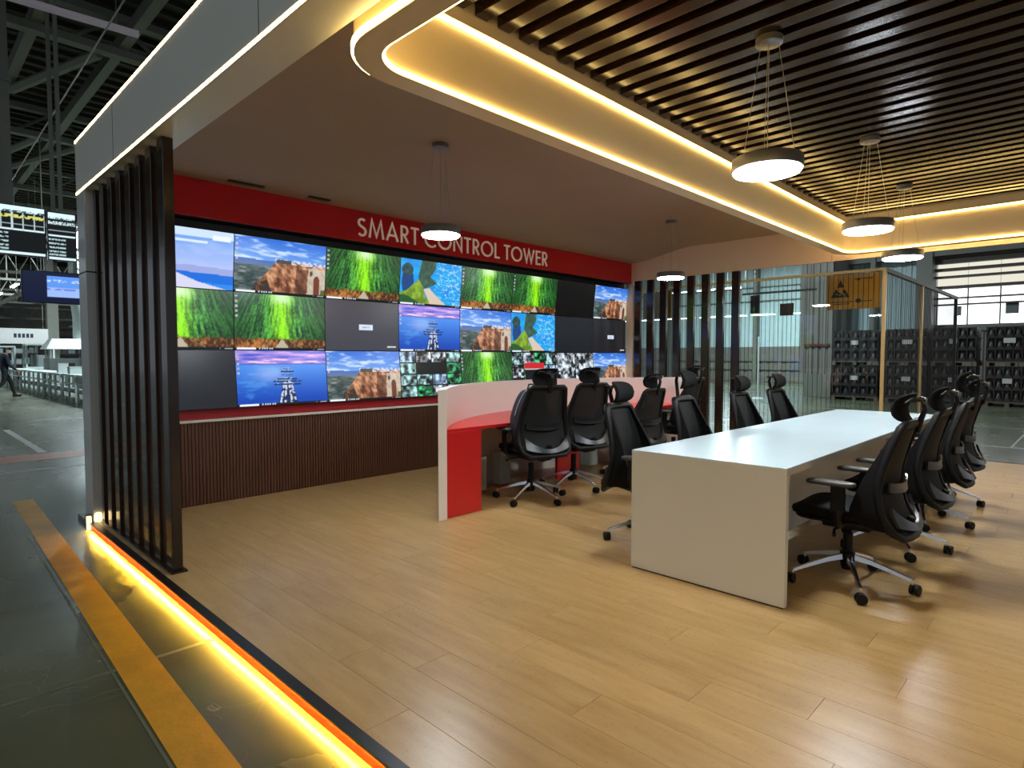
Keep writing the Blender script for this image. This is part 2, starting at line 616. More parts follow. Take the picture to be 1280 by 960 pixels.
# ================================================================== video wall carcass
wb = struct(sbox('wall_back', (1.3, 9.1, 6.09, 6.42, 0, 3.14), M_BLACK), 'black carcass wall that carries the video panels')
sbox('soffit', (1.3, 9.02, 5.9, 6.1, 2.62, 3.1), M_BLACK, wb)
sbox('plinth_body', (1.3, 9.02, 5.935, 6.1, 0.0, 0.764), M_BLACK, wb)
NP = 8
pw = (9.02 - 1.3) / NP
fm = MB()
for k in range(32):
    w = pw / 32
    fm.box(k * w + 0.0035, (k + 1) * w - 0.0035, 0.0, 0.016, 0.0, 0.764)
fm.box(0, pw, 0.014, 0.034, 0.0, 0.764)
flute_me = fm.mesh('fluted_panel', M_FLUTE, smooth=0)
for k in range(NP):
    link('fluted_panel', flute_me, wb, loc=(1.3 + k * pw, 5.9, 0))
lg = struct(sbox('trim_12', (1.3, 9.02, 5.882, 6.1, 0.765, 0.785), M_LEDGE), 'red ledge board under the video panels')
sbox('cream_edge', (1.3, 9.02, 5.868, 5.882, 0.763, 0.787), M_CREAM, lg, bevel=0.002)
sbox('red_upstand', (1.3, 9.02, 6.05, 6.062, 0.785, 0.872), M_LEDGE, lg)

# red header with raised lettering
hd = thing('header_sign', 'long red header board reading SMART CONTROL TOWER above the video panels', 'sign', (0, 5.88, 2.62))
for a, b in ((1.3, 4.252), (4.256, 7.205), (7.209, 9.0)):
    MB().box(a, b, 0.0, 0.02, 0.0, 0.338).build('red_panel', M_RED, hd, bevel=0.002)

def ribbon(pts, w, closed=False):
    """outline polygons (left, right) of a mitred stroke"""
    P = [Vector((p[0], p[1])) for p in pts]
    n = len(P)
    Lf, Rt = [], []
    for i in range(n):
        if closed or 0 < i < n - 1:
            d0 = (P[i] - P[i - 1]).normalized()
            d1 = (P[(i + 1) % n] - P[i]).normalized()
        elif i == 0:
            d0 = d1 = (P[1] - P[0]).normalized()
        else:
            d0 = d1 = (P[-1] - P[-2]).normalized()
        n0 = Vector((-d0.y, d0.x))
        n1 = Vector((-d1.y, d1.x))
        m = n0 + n1
        if m.length < 0.2:
            m = n1
        m.normalize()
        k = min(2.2, 1.0 / max(0.35, m.dot(n1)))
        Lf.append(P[i] + m * (w / 2 * k))
        Rt.append(P[i] - m * (w / 2 * k))
    return Lf, Rt

def arc(cx, cy, rx, ry, a0, a1, n=16):
    return [(cx + rx * math.cos(math.radians(a0 + (a1 - a0) * i / n)), cy + ry * math.sin(math.radians(a0 + (a1 - a0) * i / n))) for i in range(n + 1)]

h = 0.065
GLYPH = {
    'S': (0.50, [(arc(0.25, 0.74, 0.19, 0.20, 40, 250, 14) + arc(0.24, 0.27, 0.21, 0.225, 75, -145, 14), False)]),
    'M': (0.92, [([(0.05, 0), (0.19, 1.0), (0.46, 0.1), (0.73, 1.0), (0.87, 0)], False)]),
    'A': (0.76, [([(0.04, 0), (0.38, 1.0), (0.72, 0)], False), ([(0.15, 0.32), (0.61, 0.32)], False)]),
    'R': (0.56, [([(0.08, 0), (0.08, 0.955), (0.25, 0.955)] + arc(0.25, 0.715, 0.21, 0.24, 80, -80, 12) + [(0.25, 0.475), (0.08, 0.475)], False), ([(0.24, 0.475), (0.50, 0.0)], False)]),
    'T': (0.52, [([(0.0, 0.955), (0.52, 0.955)], False), ([(0.26, 0.955), (0.26, 0)], False)]),
    'C': (0.80, [(arc(0.48, 0.5, 0.43, 0.46, 48, 312, 26), False)]),
    'O': (0.98, [(arc(0.49, 0.5, 0.44, 0.46, 0, 345, 26), True)]),
    'N': (0.72, [([(0.08, 0), (0.08, 0.94), (0.64, 0.06), (0.64, 1.0)], False)]),
    'L': (0.44, [([(0.08, 1.0), (0.08, 0.045), (0.44, 0.045)], False)]),
    'W': (1.04, [([(0.04, 1.0), (0.30, 0.06), (0.52, 0.96), (0.74, 0.06), (1.0, 1.0)], False)]),
    'E': (0.50, [([(0.48, 0.955), (0.08, 0.955), (0.08, 0.045), (0.48, 0.045)], False), ([(0.08, 0.52), (0.45, 0.52)], False)]),
}
M_LETTER = mat('letter_cream', rgb(238, 220, 196), 0.4, var=0.03, emit=rgb(238, 220, 196), estr=0.12)
txt = 'SMART CONTROL TOWER'
CAP = 0.196
gap, word = 0.13, 0.40
tot = sum((word - gap if c == ' ' else GLYPH[c][0] + gap) for c in txt) - gap
sx = 3.155 / (tot * CAP)
x = 3.628
for c in txt:
    if c == ' ':
        x += (word - gap) * CAP * sx
        continue
    w, strokes = GLYPH[c]
    mb = MB()
    for pts, closed in strokes:
        pts = [(p[0] * CAP * sx, p[1] * CAP) for p in pts]
        Lf, Rt = ribbon(pts, 0.0235, closed)
        s = len(mb.v)
        mb.strip_prism(Lf, Rt, 0.0, 0.012, closed)
    mb.xf(Matrix(((1, 0, 0, x), (0, 0, -1, 0), (0, 1, 0, 0.062), (0, 0, 0, 1))))
    mb.build('letter', M_LETTER, hd, smooth=0)
    x += (w + gap) * CAP * sx

# end panels of the video wall
ep = struct(sbox('wall_left', (1.15, 1.305, 5.93, 6.2, PF, 2.045), M_STEEL, bevel=0.004), 'brushed grey end panel of the video wall beside the left fins')
sbox('upper_panel', (1.15, 1.305, 5.93, 6.2, 2.055, 2.706), M_STEEL, ep, bevel=0.004)
sbox('seam', (1.155, 1.3, 5.935, 6.195, 2.045, 2.055), M_BLACK, ep)
struct(sbox('trim_13', (9.022, 9.13, 5.86, 6.0, 0, 2.652), M_BEIGE, bevel=0.004), 'beige jamb at the right end of the video wall')

# ================================================================== ceiling, fascia, light ring
CZ = 3.12
def cz(y):
    if y < 4.7:
        return CZ
    t = (y - 4.7) / 1.2
    return CZ - 0.165 * t * t * (3 - 2 * t) if t < 1 else CZ - 0.165
ys = [2.42, 3.2, 4.0, 4.7] + [4.7 + 1.2 * k / 10 for k in range(1, 11)]
cm = MB()
cm.grid(lambda u, v: (1.34 + u * (9.0 - 1.34), ys[int(round(v * (len(ys) - 1)))], cz(ys[int(round(v * (len(ys) - 1)))])), 1, len(ys) - 1, 0.04, (0, 0, 1))
cm.box(1.34, 1.47, -4.0, 2.42, CZ, CZ + 0.04)
cm.box(8.6, 9.0, -4.0, 2.42, CZ, CZ + 0.04)
ce = struct(cm.build('ceiling', M_CEIL, smooth=40), 'taupe ceiling that curves down to the red header')
for xa, xb, yy in ((2.21, 2.54, 5.72), (2.99, 3.22, 5.72)):
    MB().box(xa, xb, yy, yy + 0.05, cz(yy) - 0.012, cz(yy) + 0.01).build('air_slot', M_BLACK, ce)

fa = struct(sbox('ceiling_fascia', (1.15, 1.345, -4.0, 6.2, 2.706, 3.15), M_FASCIA), 'light grey fascia beam along the left platform edge with two LED lines')
for z in (2.708, 3.131):
    MB().box(1.1485, 1.15, -4.0, 6.2, z, z + 0.018).build('led_line', M_LED, fa, smooth=0, label='warm white LED line')
for yy in (2.62, 5.0):
    MB().box(1.1485, 1.1505, yy, yy + 0.004, 2.728, 3.13).build('seam', M_BLACK, fa)

def rrect(x0, x1, y0, y1, r, n=10):
    """rounded rectangle, open at the y0 side: list from (x0,y0) over the far side to (x1,y0)"""
    pts = [(x0, y0)]
    for i in range(n + 1):
        a = PI - (PI / 2) * i / n
        pts.append((x0 + r + r * math.cos(a), y1 - r + r * math.sin(a)))
    for i in range(n + 1):
        a = PI / 2 - (PI / 2) * i / n
        pts.append((x1 - r + r * math.cos(a), y1 - r + r * math.sin(a)))
    pts.append((x1, y0))
    return pts
RIN = rrect(1.505, 8.54, -4.0, 2.37, 0.20)
ROUT = rrect(1.385, 8.66, -4.0, 2.49, 0.32)
ring = struct(MB().strip_prism(RIN, ROUT, 2.66, 3.17).build('ceiling_ring', M_COVE, smooth=40), 'cream dropped ceiling ring with rounded corners and LED lines')
def offs(x0, x1, y1, r, d):
    return rrect(x0 + d, x1 - d, -4.0, y1 - d, r - d)
for z, zt in ((2.666, 0.014), (3.010, 0.014)):
    MB().strip_prism(offs(1.505, 8.54, 2.37, 0.2, 0.012), RIN, z, z + zt).build('led_line', M_LEDR, ring, smooth=0, label='warm LED line on the inner side of the ring')
MB().strip_prism(offs(1.505, 8.54, 2.37, 0.2, 0.022), RIN, 3.0255, 3.031).build('led_shade_lip', M_COVE, ring, smooth=0, label='thin added lip keeping the upper LED line off the slats')  # lip added to block LED light from the slats
oin = ROUT[:11]
oo = rrect(1.373, 8.672, -4.0, 2.502, 0.332)[:11]
MB().strip_prism(oin, oo, 2.668, 2.686).build('led_line', M_LEDR, ring, smooth=0, label='warm LED line on the outer left side of the ring')
MB().strip_prism(ROUT[-12:], rrect(1.373, 8.672, -4.0, 2.502, 0.332)[-12:], 2.668, 2.690).build('led_line', emat('led_tape_outer_right', (1.0, 0.68, 0.28, 1), 34.0), ring, smooth=0, label='warm LED line on the outer right side of the ring')
cs = struct(sbox('ceiling_slatted', (1.52, 8.53, -4.0, 2.36, 3.185, 3.21), M_BLACK), 'black ceiling board behind the glossy brown slats')
slat_me = MB().box(-0.042, 0.042, -4.0, 2.355, 3.10, 3.165).mesh('ceiling_slat', M_SLAT, smooth=0, bevel=0.002)
k = 0
x = 2.029 - 3 * 0.1627
while x < 8.5:
    link('ceiling_slat', slat_me, cs, loc=(x, 0, 0))
    x += 0.1627
for yy in (0.9, -0.9):
    MB().box(1.53, 8.52, yy, yy + 0.04, 3.165, 3.186).build('carrier_rail', M_BLACK, cs)

hr = struct(sbox('wall_right', (9.0, 9.03, 2.695, 5.98, 2.655, 3.14), M_BEIGE, bevel=0.002), 'beige header band above the right fins')
sbox('header_panel', (9.0, 9.03, -4.0, 2.69, 2.655, 3.14), M_BEIGE, hr, bevel=0.002)
sbox('seam', (9.006, 9.03, 2.68, 2.70, 2.657, 3.13), M_BLACK, hr)

# ================================================================== fins
fin_me = MB().box(-0.031, 0.031, -0.056, 0.056, 0.0, 2.693).mesh('fin', M_FIN, smooth=30, bevel=0.004)
ORD = ['nearest', 'second', 'third', 'fourth', 'fifth', 'sixth', 'seventh', 'farthest']
for i in range(8):
    o = link('vertical_fin', fin_me, None, loc=(1.243, 4.21 + i * 0.2445, 0.012))
    lab = ORD[i] + (' of the tall glossy dark brown fins at the left platform edge' if i in (0, 7) else ' glossy dark brown fin from the front in the row at the left platform edge')
    tag(o, lab, 'fin', 'fins along the left platform edge')
fin2_me = MB().box(-0.031, 0.031, -0.058, 0.058, 0.0, 2.655).mesh('fin', M_FIN, smooth=30, bevel=0.004)
ORD2 = ['first', 'second', 'third', 'fourth', 'fifth', 'sixth', 'seventh', 'last']
for i in range(8):
    o = link('vertical_fin', fin2_me, None, loc=(9.035, 5.765 - i * 0.2465, 0))
    tag(o, ORD2[i] + ' dark brown fin counted from the video wall in the row under the beige header', 'fin', 'fins under the beige right header')

# ================================================================== video panels (pictures are computed per vertex)
GW, GH = 128, 72
rs = np.random.RandomState(3)
UU, VV = np.meshgrid((np.arange(GW) + .5) / GW, (np.arange(GH) + .5) / GH)     # V runs upward

def vnoise(u, v, s, seed=0):
    r = np.random.RandomState(seed + 11)
    T = r.rand(64, 64)
    x = u * s
    y = v * s
    xi = np.floor(x).astype(int)
    yi = np.floor(y).astype(int)
    fx = x - xi
    fy = y - yi
    fx = fx * fx * (3 - 2 * fx)
    fy = fy * fy * (3 - 2 * fy)
    g = lambda a, b: T[a % 64, b % 64]
    return (g(xi, yi) * (1 - fx) + g(xi + 1, yi) * fx) * (1 - fy) + (g(xi, yi + 1) * (1 - fx) + g(xi + 1, yi + 1) * fx) * fy

def fbm(u, v, s, seed=0, o=4):
    a = 0
    t = 0
    for k in range(o):
        a = a + vnoise(u, v, s * 2 ** k, seed + k) / 2 ** k
        t += 1 / 2 ** k
    return a / t

def C3(r, g, b):
    return np.array([r, g, b]) / 255.0

def blend(img, mask, col):
    m = np.clip(mask, 0, 1)[..., None]
    return img * (1 - m) + np.asarray(col) * m

def sm(a, b, x):
    t = np.clip((x - a) / (b - a), 0, 1)
    return t * t * (3 - 2 * t)

def poly(pts, u=None, v=None):
    u = UU if u is None else u
    v = VV if v is None else v
    ins = np.zeros(u.shape, bool)
    n = len(pts)
    for i in range(n):
        x0, y0 = pts[i]
        x1, y1 = pts[(i + 1) % n]
        c = ((y0 > v) != (y1 > v)) & (u < (x1 - x0) * (v - y0) / (y1 - y0 + 1e-9) + x0)
        ins ^= c
    return ins.astype(float)

def taskbar(img, icons=True):
    img = blend(img, (VV < 0.045), C3(14, 16, 22))
    img = blend(img, (VV < 0.042) & (UU > 0.02) & (UU < 0.22), C3(225, 232, 240))
    for k in range(6):
        img = blend(img, (VV < 0.036) & (VV > 0.012) & (abs(UU - 0.26 - k * 0.026) < 0.008), C3(190, 200, 215))
    img = blend(img, (VV < 0.034) & (VV > 0.014) & (UU > 0.86) & (UU < 0.985) & (vnoise(UU, VV, 60, 4) > .45), C3(170, 175, 185))
    if icons:
        for k in range(5):
            img = blend(img, (abs(UU - 0.025) < 0.011) & (abs(VV - 0.93 + k * 0.085) < 0.02), C3(150 + 20 * (k % 3), 170, 190 - 25 * (k % 2)))
    return img

def pic_bamboo(c=0.5, glow=1.0):
    a = (UU - c) * 1.3 / (1.75 - VV * 0.8)
    n = vnoise(a + 3, VV * 0.08, 70, 1) * 0.6 + vnoise(a + 3, VV * 0.25, 140, 2) * 0.4
    n2 = fbm(UU, VV, 9, 5)
    n = np.clip((n - .5) * 1.7 + .5, 0, 1)
    near = np.exp(-((UU - c) / (0.085 + 0.04 * VV)) ** 2)
    mid = np.exp(-((UU - c) / 0.34) ** 2)
    img = C3(10, 44, 18) + (C3(86, 178, 70) - C3(10, 44, 18)) * np.clip((n * 1.3 - .2) * (0.30 + .85 * mid), 0, 1)[..., None]
    img = blend(img, near * (0.55 + .6 * n) * glow, C3(150, 235, 20))
    img = blend(img, near * sm(.82, 1.0, VV + .1 * n2) * .8, C3(225, 250, 225))
    hz = 0.17 + 0.05 * fbm(UU, VV * 0, 16, 9)
    g = fbm(UU * 3, VV, 18, 7)
    grass = C3(62, 34, 14) + (C3(206, 134, 62) - C3(62, 34, 14)) * np.clip(g * 1.8 - .6 + .35 * (np.exp(-((UU - c + .22) / .14) ** 2)), 0, 1)[..., None]
    img = blend(img, sm(hz + .03, hz - .02, VV), grass)
    img = blend(img, sm(0.10, 0.02, VV) * (UU > c) * .8, C3(34, 26, 18))
    w = 0.008 + np.clip(0.19 - VV, 0, 1) * 0.45
    img = blend(img, (abs(UU - c) < w) * (VV < 0.19), C3(196, 184, 160) * 0.92)
    img = blend(img, (abs(abs(UU - c) - w - .04 - (0.2 - VV) * .7) < 0.006) * (VV < .15), C3(150, 138, 110))
    return taskbar(img)

def sky(img, y0, lo, hi, cl, s=5, seed=2, amt=.9):
    t = np.clip((VV - y0) / (1 - y0), 0, 1)[..., None]
    s_ = np.asarray(lo) * (1 - t) + np.asarray(hi) * t
    n = fbm(UU * 1.1 + VV * .6, VV * 2.6, s, seed)
    s_ = blend(s_, sm(.42, .72, n) * amt, cl)
    return s_

def pic_cliff(dx=0.0):
    img = sky(None, .5, C3(120, 168, 232), C3(38, 100, 204), C3(206, 222, 246))
    img = blend(img, VV < 0.60 + .03 * vnoise(UU, VV * 0, 4, 3), C3(64, 104, 178))
    img = blend(img, VV < 0.555 + .025 * vnoise(UU, VV * 0, 6, 4), C3(86, 110, 160))
    vn = fbm(UU * 1.5, VV * 3, 9, 8)
    val = C3(34, 52, 52) + (C3(142, 150, 150) - C3(34, 52, 52)) * np.clip(vn * 1.7 - .4, 0, 1)[..., None]
    img = blend(img, VV < 0.50, val)
    cl = poly([(.16 + dx, -.1), (.25 + dx, .22), (.36 + dx, .42), (.42 + dx, .58), (.62 + dx, .62), (.80 + dx, .58), (1.3, .56), (1.3, -.1)])
    rn = fbm(UU * 2.2 + VV * .5, VV * .9, 12, 13)
    rock = C3(88, 44, 26) + (C3(214, 158, 118) - C3(88, 44, 26)) * np.clip(rn * 2.0 - .55, 0, 1)[..., None]
    img = blend(img, cl, rock)
    img = blend(img, poly([(.14 + dx, -.1), (.22 + dx, .2), (.34 + dx, .25), (.40 + dx, .02), (.44 + dx, -.1)]) * (rn > .45), C3(54, 44, 34))
    img = blend(img, poly([(.64 + dx, -.1), (.66 + dx, .5), (.79 + dx, .5), (.77 + dx, -.1)]) * .55, C3(70, 40, 28))
    br = poly([(.78 + dx, -.1), (.80 + dx, .54), (1.3, .50), (1.3, -.1)])
    img = blend(img, br, C3(198, 184, 166) * (0.8 + .3 * rn[..., None]))
    ar = (((UU - .895 - dx) / .035) ** 2 + np.clip(VV - .30, 0, 1) ** 2 / .011 < 1) * (VV > .02)
    img = blend(img, ar, C3(110, 56, 36))
    img = blend(img, ((UU - .83 - dx) / .018) ** 2 + ((VV - .44) / .05) ** 2 < 1, C3(92, 66, 54))
    img = blend(img, poly([(.92 + dx, -.1), (.95 + dx, .14), (1.3, .2), (1.3, -.1)]), C3(84, 96, 42))
    tn = vnoise(UU, VV, 46, 21)
    img = blend(img, (VV > .57) * (VV < .62 + .04 * vnoise(UU, VV * 0, 60, 5)) * (UU > .42 + dx) * (tn > .35), C3(206, 204, 210))
    img = blend(img, (VV > .575) * (VV < .64) * (UU > .44 + dx) * (UU < .6 + dx), C3(72, 70, 70))
    return taskbar(img)

def pic_coast():
    n = fbm(UU, VV, 8, 31)
    img = C3(28, 120, 214) + (C3(20, 178, 232) - C3(28, 120, 214)) * n[..., None]
    wv = np.abs(fbm(UU + .3 * VV, VV, 14, 33) - .5)
    img = blend(img, (UU > .55) * sm(.06, .0, wv) * .8, C3(206, 232, 246))
    img = blend(img, ((UU - .12) ** 2 / .008 + (VV - .5) ** 2 / .1 < 1) * .9, C3(16, 52, 110))
    img = blend(img, ((UU - .11) / .085) ** 2 + ((VV - .76) / .14) ** 2 < 1, C3(36, 66, 66) * (0.6 + .9 * fbm(UU, VV, 20, 35)[..., None]))
    head = poly([(.33, 1.1), (.56, 1.1), (.55, .82), (.47, .66), (.58, .52), (.50, .44), (.34, .36), (.28, .6)])
    hn = fbm(UU * 1.4, VV * .6, 16, 36)
    img = blend(img, head, C3(56, 84, 70) * (.6 + .8 * hn[..., None]))
    fld = poly([(-.1, .2), (.1, .3), (.28, .56), (.36, .42), (.40, .2), (.56, .0), (.5, -.1), (-.1, -.1)])
    img = blend(img, fld, C3(122, 156, 44) * (.55 + .8 * hn[..., None]))
    img = blend(img, poly([(-.1, .22), (.12, .2), (.3, .06), (.4, -.1), (-.1, -.1)]), C3(34, 84, 44))
    bch = poly([(.37, .36), (.46, .40), (.56, .26), (.78, .0), (.74, -.1), (.5, -.1), (.46, .12)])
    img = blend(img, bch, C3(206, 190, 170))
    return taskbar(img, False)

def pic_pier():
    t = np.clip((VV - .1) / .6, 0, 1)[..., None]
    img = C3(12, 66, 172) * (1 - t) + C3(64, 132, 224) * t
    img = blend(img, np.exp(-((UU - .36) / .18) ** 2 - ((VV - .58) / .16) ** 2) * .7, C3(168, 178, 232))
    img = blend(img, sm(.55, .75, fbm(UU, VV * 2, 7, 42)) * (UU < .5) * .35, C3(110, 190, 240))
    n = fbm(UU, VV * 4, 6, 40)
    s_ = C3(72, 84, 196) + (C3(206, 160, 226) - C3(72, 84, 196)) * np.clip(n * 2 - .5, 0, 1)[..., None]
    s_ = blend(s_, sm(.6, .75, n) * (VV < .9), C3(240, 196, 226))
    img = blend(img, VV > .755, s_)
    img = blend(img, (abs(VV - .75) < .012) * .6, C3(60, 80, 160))
    w = .03 + (.5 - VV) * .17
    img = blend(img, (abs(UU - .54) < w) * (VV < .5), C3(26, 42, 84))
    for q in (.35, .8):
        img = blend(img, (abs(abs(UU - .54) - w * q) < .011) * (VV < .5) * (vnoise(UU, VV, 40, 44) > .3), C3(190, 200, 222))
    for (yy, hw) in ((.66, .04), (.61, .075), (.55, .06), (.47, .11), (.43, .16), (.38, .15)):
        img = blend(img, (abs(VV - yy) < .012) * (abs(UU - .54) < hw) * (vnoise(UU, VV, 60, 45) > .25), C3(20, 34, 74))
        img = blend(img, (abs(VV - yy - .018) < .006) * (abs(UU - .54) < hw * .8) * (vnoise(UU, VV, 60, 46) > .5), C3(150, 172, 220))
    return taskbar(img)

def pic_beach():
    img = sky(None, .3, C3(176, 190, 236), C3(92, 146, 226), C3(168, 186, 238), 3, 51, .6)
    img = blend(img, (VV < .34 + .07 * vnoise(UU, VV * 0, 5, 52)), C3(150, 160, 214))
    img = blend(img, VV < .30 - .05 * UU, C3(18, 104, 212))
    img = blend(img, VV < .12 - .02 * UU, C3(42, 132, 228))
    img = blend(img, poly([(-.1, .3), (.45, .26), (.66, .12), (.95, .0), (1.1, -.1), (-.1, -.1)]), C3(206, 206, 232))
    img = blend(img, VV > .86, C3(196, 216, 246))
    img = blend(img, (VV > .76) * (VV < .80) * (UU < .75), C3(206, 222, 248))
    img = blend(img, (VV > .84) * (VV < .91) * (UU > .80) * (UU < .97), C3(226, 232, 240))
    return img

def pic_cctv(seed, cols, rows, hole=None, grey=False):
    r = np.random.RandomState(seed)
    img = np.zeros((GH, GW, 3)) + C3(8, 10, 12)
    for i in range(cols):
        for j in range(rows):
            if r.rand() < .16:
                continue
            m = (UU > i / cols + .006) & (UU < (i + 1) / cols - .006) & (VV > j / rows + .01) & (VV < (j + 1) / rows - .01)
            n = fbm(UU * 1.6 + r.rand() * 9, VV + r.rand() * 9, 11, seed + i * 7 + j, 3)
            tint = [C3(150, 190, 190), C3(190, 200, 210), C3(60, 170, 110), C3(130, 160, 150), C3(150, 180, 215)][r.randint(5)]
            if grey:
                tint = C3(176, 186, 196)
            img = blend(img, m, tint * np.clip(n * 2.8 - .75, 0, 1.25)[..., None])
    if hole:
        u0, u1, v0, v1 = hole
        img = blend(img, (UU > u0) & (UU < u1) & (VV > v0) & (VV < v1), C3(12, 13, 16))
        img = blend(img, (UU > u0) & (UU < u1) & (VV > v1 - .05) & (VV < v1 + .1), C3(196, 34, 44))
        img = blend(img, (UU > u0) & (UU < u1) & (VV > v1 - .08) & (VV < v1 - .045), C3(180, 190, 196))
    return img

def pic_standby(l):
    img = np.zeros((GH, GW, 3)) + (C3(30, 30, 34) * l * (1 - .35 * VV) + C3(38, 30, 22) * l * VV * .5 if False else 0)
    img = img + C3(30 * l, 30 * l, 35 * l)
    img = blend(img, (abs(UU - .53) < .095) * (abs(VV - .47) < .06), C3(206, 216, 232))
    img = blend(img, (abs(UU - .53) < .05) * (abs(VV - .47) < .015) * (vnoise(UU, VV, 80, 3) > .4), C3(130, 150, 190))
    img = blend(img, (UU > .83) * (UU < .95) * (abs(VV - .085) < .014) * (vnoise(UU, VV, 90, 6) > .3), C3(220, 222, 226))
    return img

def pic_off(r, g, b):
    return np.zeros((GH, GW, 3)) + C3(r, g, b)

def screen_material(name, estr, rough=0.22):
    m = bpy.data.materials.new(name)
    m.use_nodes = True
    N = m.node_tree.nodes
    L = m.node_tree.links
    b = N['Principled BSDF']
    b.inputs['Base Color'].default_value = (0.006, 0.006, 0.007, 1)
    b.inputs['Roughness'].default_value = rough
    a = N.new('ShaderNodeAttribute')
    a.attribute_name = 'picture'
    L.new(a.outputs['Color'], b.inputs['Emission Color'])
    b.inputs['Emission Strength'].default_value = estr
    return m
M_SCREEN = screen_material('screen_picture', 1.0)

def picture_mesh(name, img, w, h, material):
    """vertical picture facing -Y, x from -w/2 to w/2, z from 0 to h"""
    gh, gw = img.shape[:2]
    X = (np.arange(gw) / (gw - 1) - .5) * w
    Z = np.arange(gh) / (gh - 1) * h
    xx, zz = np.meshgrid(X, Z)
    vs = np.stack([xx.ravel(), np.zeros(xx.size), zz.ravel()], 1)
    idx = np.arange(gw * gh).reshape(gh, gw)
    fs = np.stack([idx[:-1, :-1], idx[:-1, 1:], idx[1:, 1:], idx[1:, :-1]], -1).reshape(-1, 4)
    me = bpy.data.meshes.new(name)
    me.from_pydata(vs.tolist(), [], fs.tolist())
    c = np.clip(img, 0, 1)
    c = np.where(c <= .04045, c / 12.92, ((c + .055) / 1.055) ** 2.4)
    a = me.color_attributes.new('picture', 'FLOAT_COLOR', 'POINT')
    a.data.foreach_set('color', np.concatenate([c.reshape(-1, 3), np.ones((gw * gh, 1))], 1).ravel().astype(np.float32))
    me.materials.append(material)
    return me

SW, SH = 0.950, 0.548
PICS = {
    'bamboo': (pic_bamboo(), 'a bright green bamboo grove'),
    'cliff': (pic_cliff(), 'a brown cliff and bridge under blue sky'),
    'coast': (pic_coast(), 'a green headland and blue surf from above'),
    'pier': (pic_pier(), 'a wooden pier on a deep blue sea'),
    'beach': (pic_beach(), 'a pale blue beach with two message boxes'),
    'cams': (pic_cctv(5, 4, 4), 'a grid of small camera views'),
    'cams2': (pic_cctv(9, 4, 3, (.27, .72, .0, .62)), 'camera views around a black window with red bar'),
    'cams3': (pic_cctv(14, 2, 1, None, True), 'two wide grey camera views'),
    'standby': (pic_standby(2.0), 'a grey standby screen with a small white box'),
    'standby2': (pic_standby(.9), 'a black standby screen with a small white box'),
    'off': (pic_off(24, 27, 33), 'a plain dark screen'),
    'off2': (pic_off(12, 11, 11), 'a switched off black screen'),
    'off3': (pic_off(26, 28, 34), 'a plain charcoal screen'),
}
PME = {k: picture_mesh('picture_' + k, v[0], SW, SH, M_SCREEN) for k, v in PICS.items()}
LAY = [['beach', 'cliff', 'bamboo', 'coast', 'bamboo', 'bamboo', 'off2', 'cliff'],
       ['bamboo', 'bamboo', 'standby', 'pier', 'cliff', 'coast', 'off', 'standby2'],
       ['off3', 'pier', 'cliff', 'cams', 'bamboo', 'cams2', 'cams3', 'cliff']]
PROF = [(5.97, 2.535), (6.028, 1.992), (6.028, 1.428), (5.978, 0.872)]
house_me = MB().box(-0.4775, 0.4775, 0.0015, 0.05, 0.0, 0.5535).mesh('housing', M_BEZEL, smooth=30, bevel=0.002)
ROWN = ['top', 'middle', 'bottom']
COLN = ['leftmost', 'second', 'third', 'fourth', 'fifth', 'sixth', 'seventh', 'rightmost']
for r in range(3):
    (y1, z1), (y0, z0) = PROF[r], PROF[r + 1]
    hh = math.hypot(y1 - y0, z1 - z0)
    tilt = math.atan2(y0 - y1, z1 - z0)
    for c in range(8):
        key = LAY[r][c]
        pos = COLN[c] + (' panel' if c in (0, 7) else ' panel from the left')
        t = thing('video_panel', '%s-row screen, %s, showing %s' % (ROWN[r], COLN[c] + ('' if c in (0, 7) else ' from left'), PICS[key][1]),
                  'screen', (1.39 + (c + .5) * 0.958, y0, z0), 0, 'panels of the video wall')
        t.rotation_euler = (tilt, 0, 0)
        hs = link('housing', house_me, t)
        hs.scale = (1, 1, (hh - 0.002) / 0.5535)
        s = link('screen', PME[key], t, loc=(0, 0, 0.004))
        s.scale = (1, 1, (hh - 0.010) / SH)

# ================================================================== meeting table
tb = thing('meeting_table', 'long white waterfall-end meeting table in the middle of the platform', 'table', (3.32, 1.19, 0))
TL, TW, TH = 4.22, 0.965, 0.765
MB().box(0, TL, 0, TW, TH - 0.04, TH - 0.003).build('table_top', M_WHITE, tb, bevel=0.001)
MB().box(0.001, TL - 0.001, 0.001, TW - 0.001, TH - 0.003, TH).build('sheen_sheet', M_TOP, tb, bevel=0.001)  # added layer that carries the cool sheen as colour
MB().box(0, 0.04, 0, TW, 0.008, TH - 0.0402).build('end_panel', M_WHITE, tb, bevel=0.002)
MB().box(TL - 0.04, TL, 0, TW, 0.008, TH - 0.0402).build('end_panel', M_WHITE, tb, bevel=0.002)
MB().box(0.0402, TL - 0.0402, TW / 2 - 0.012, TW / 2 + 0.012, 0.05, TH - 0.0402).build('spine_panel', M_WHITE, tb)
MB().box(0.004, 0.036, 0.01, TW - 0.01, 0.0, 0.0082).build('base_strip', M_BLACK, tb)
MB().box(TL - 0.036, TL - 0.004, 0.01, TW - 0.01, 0.0, 0.0082).build('base_strip', M_BLACK, tb)

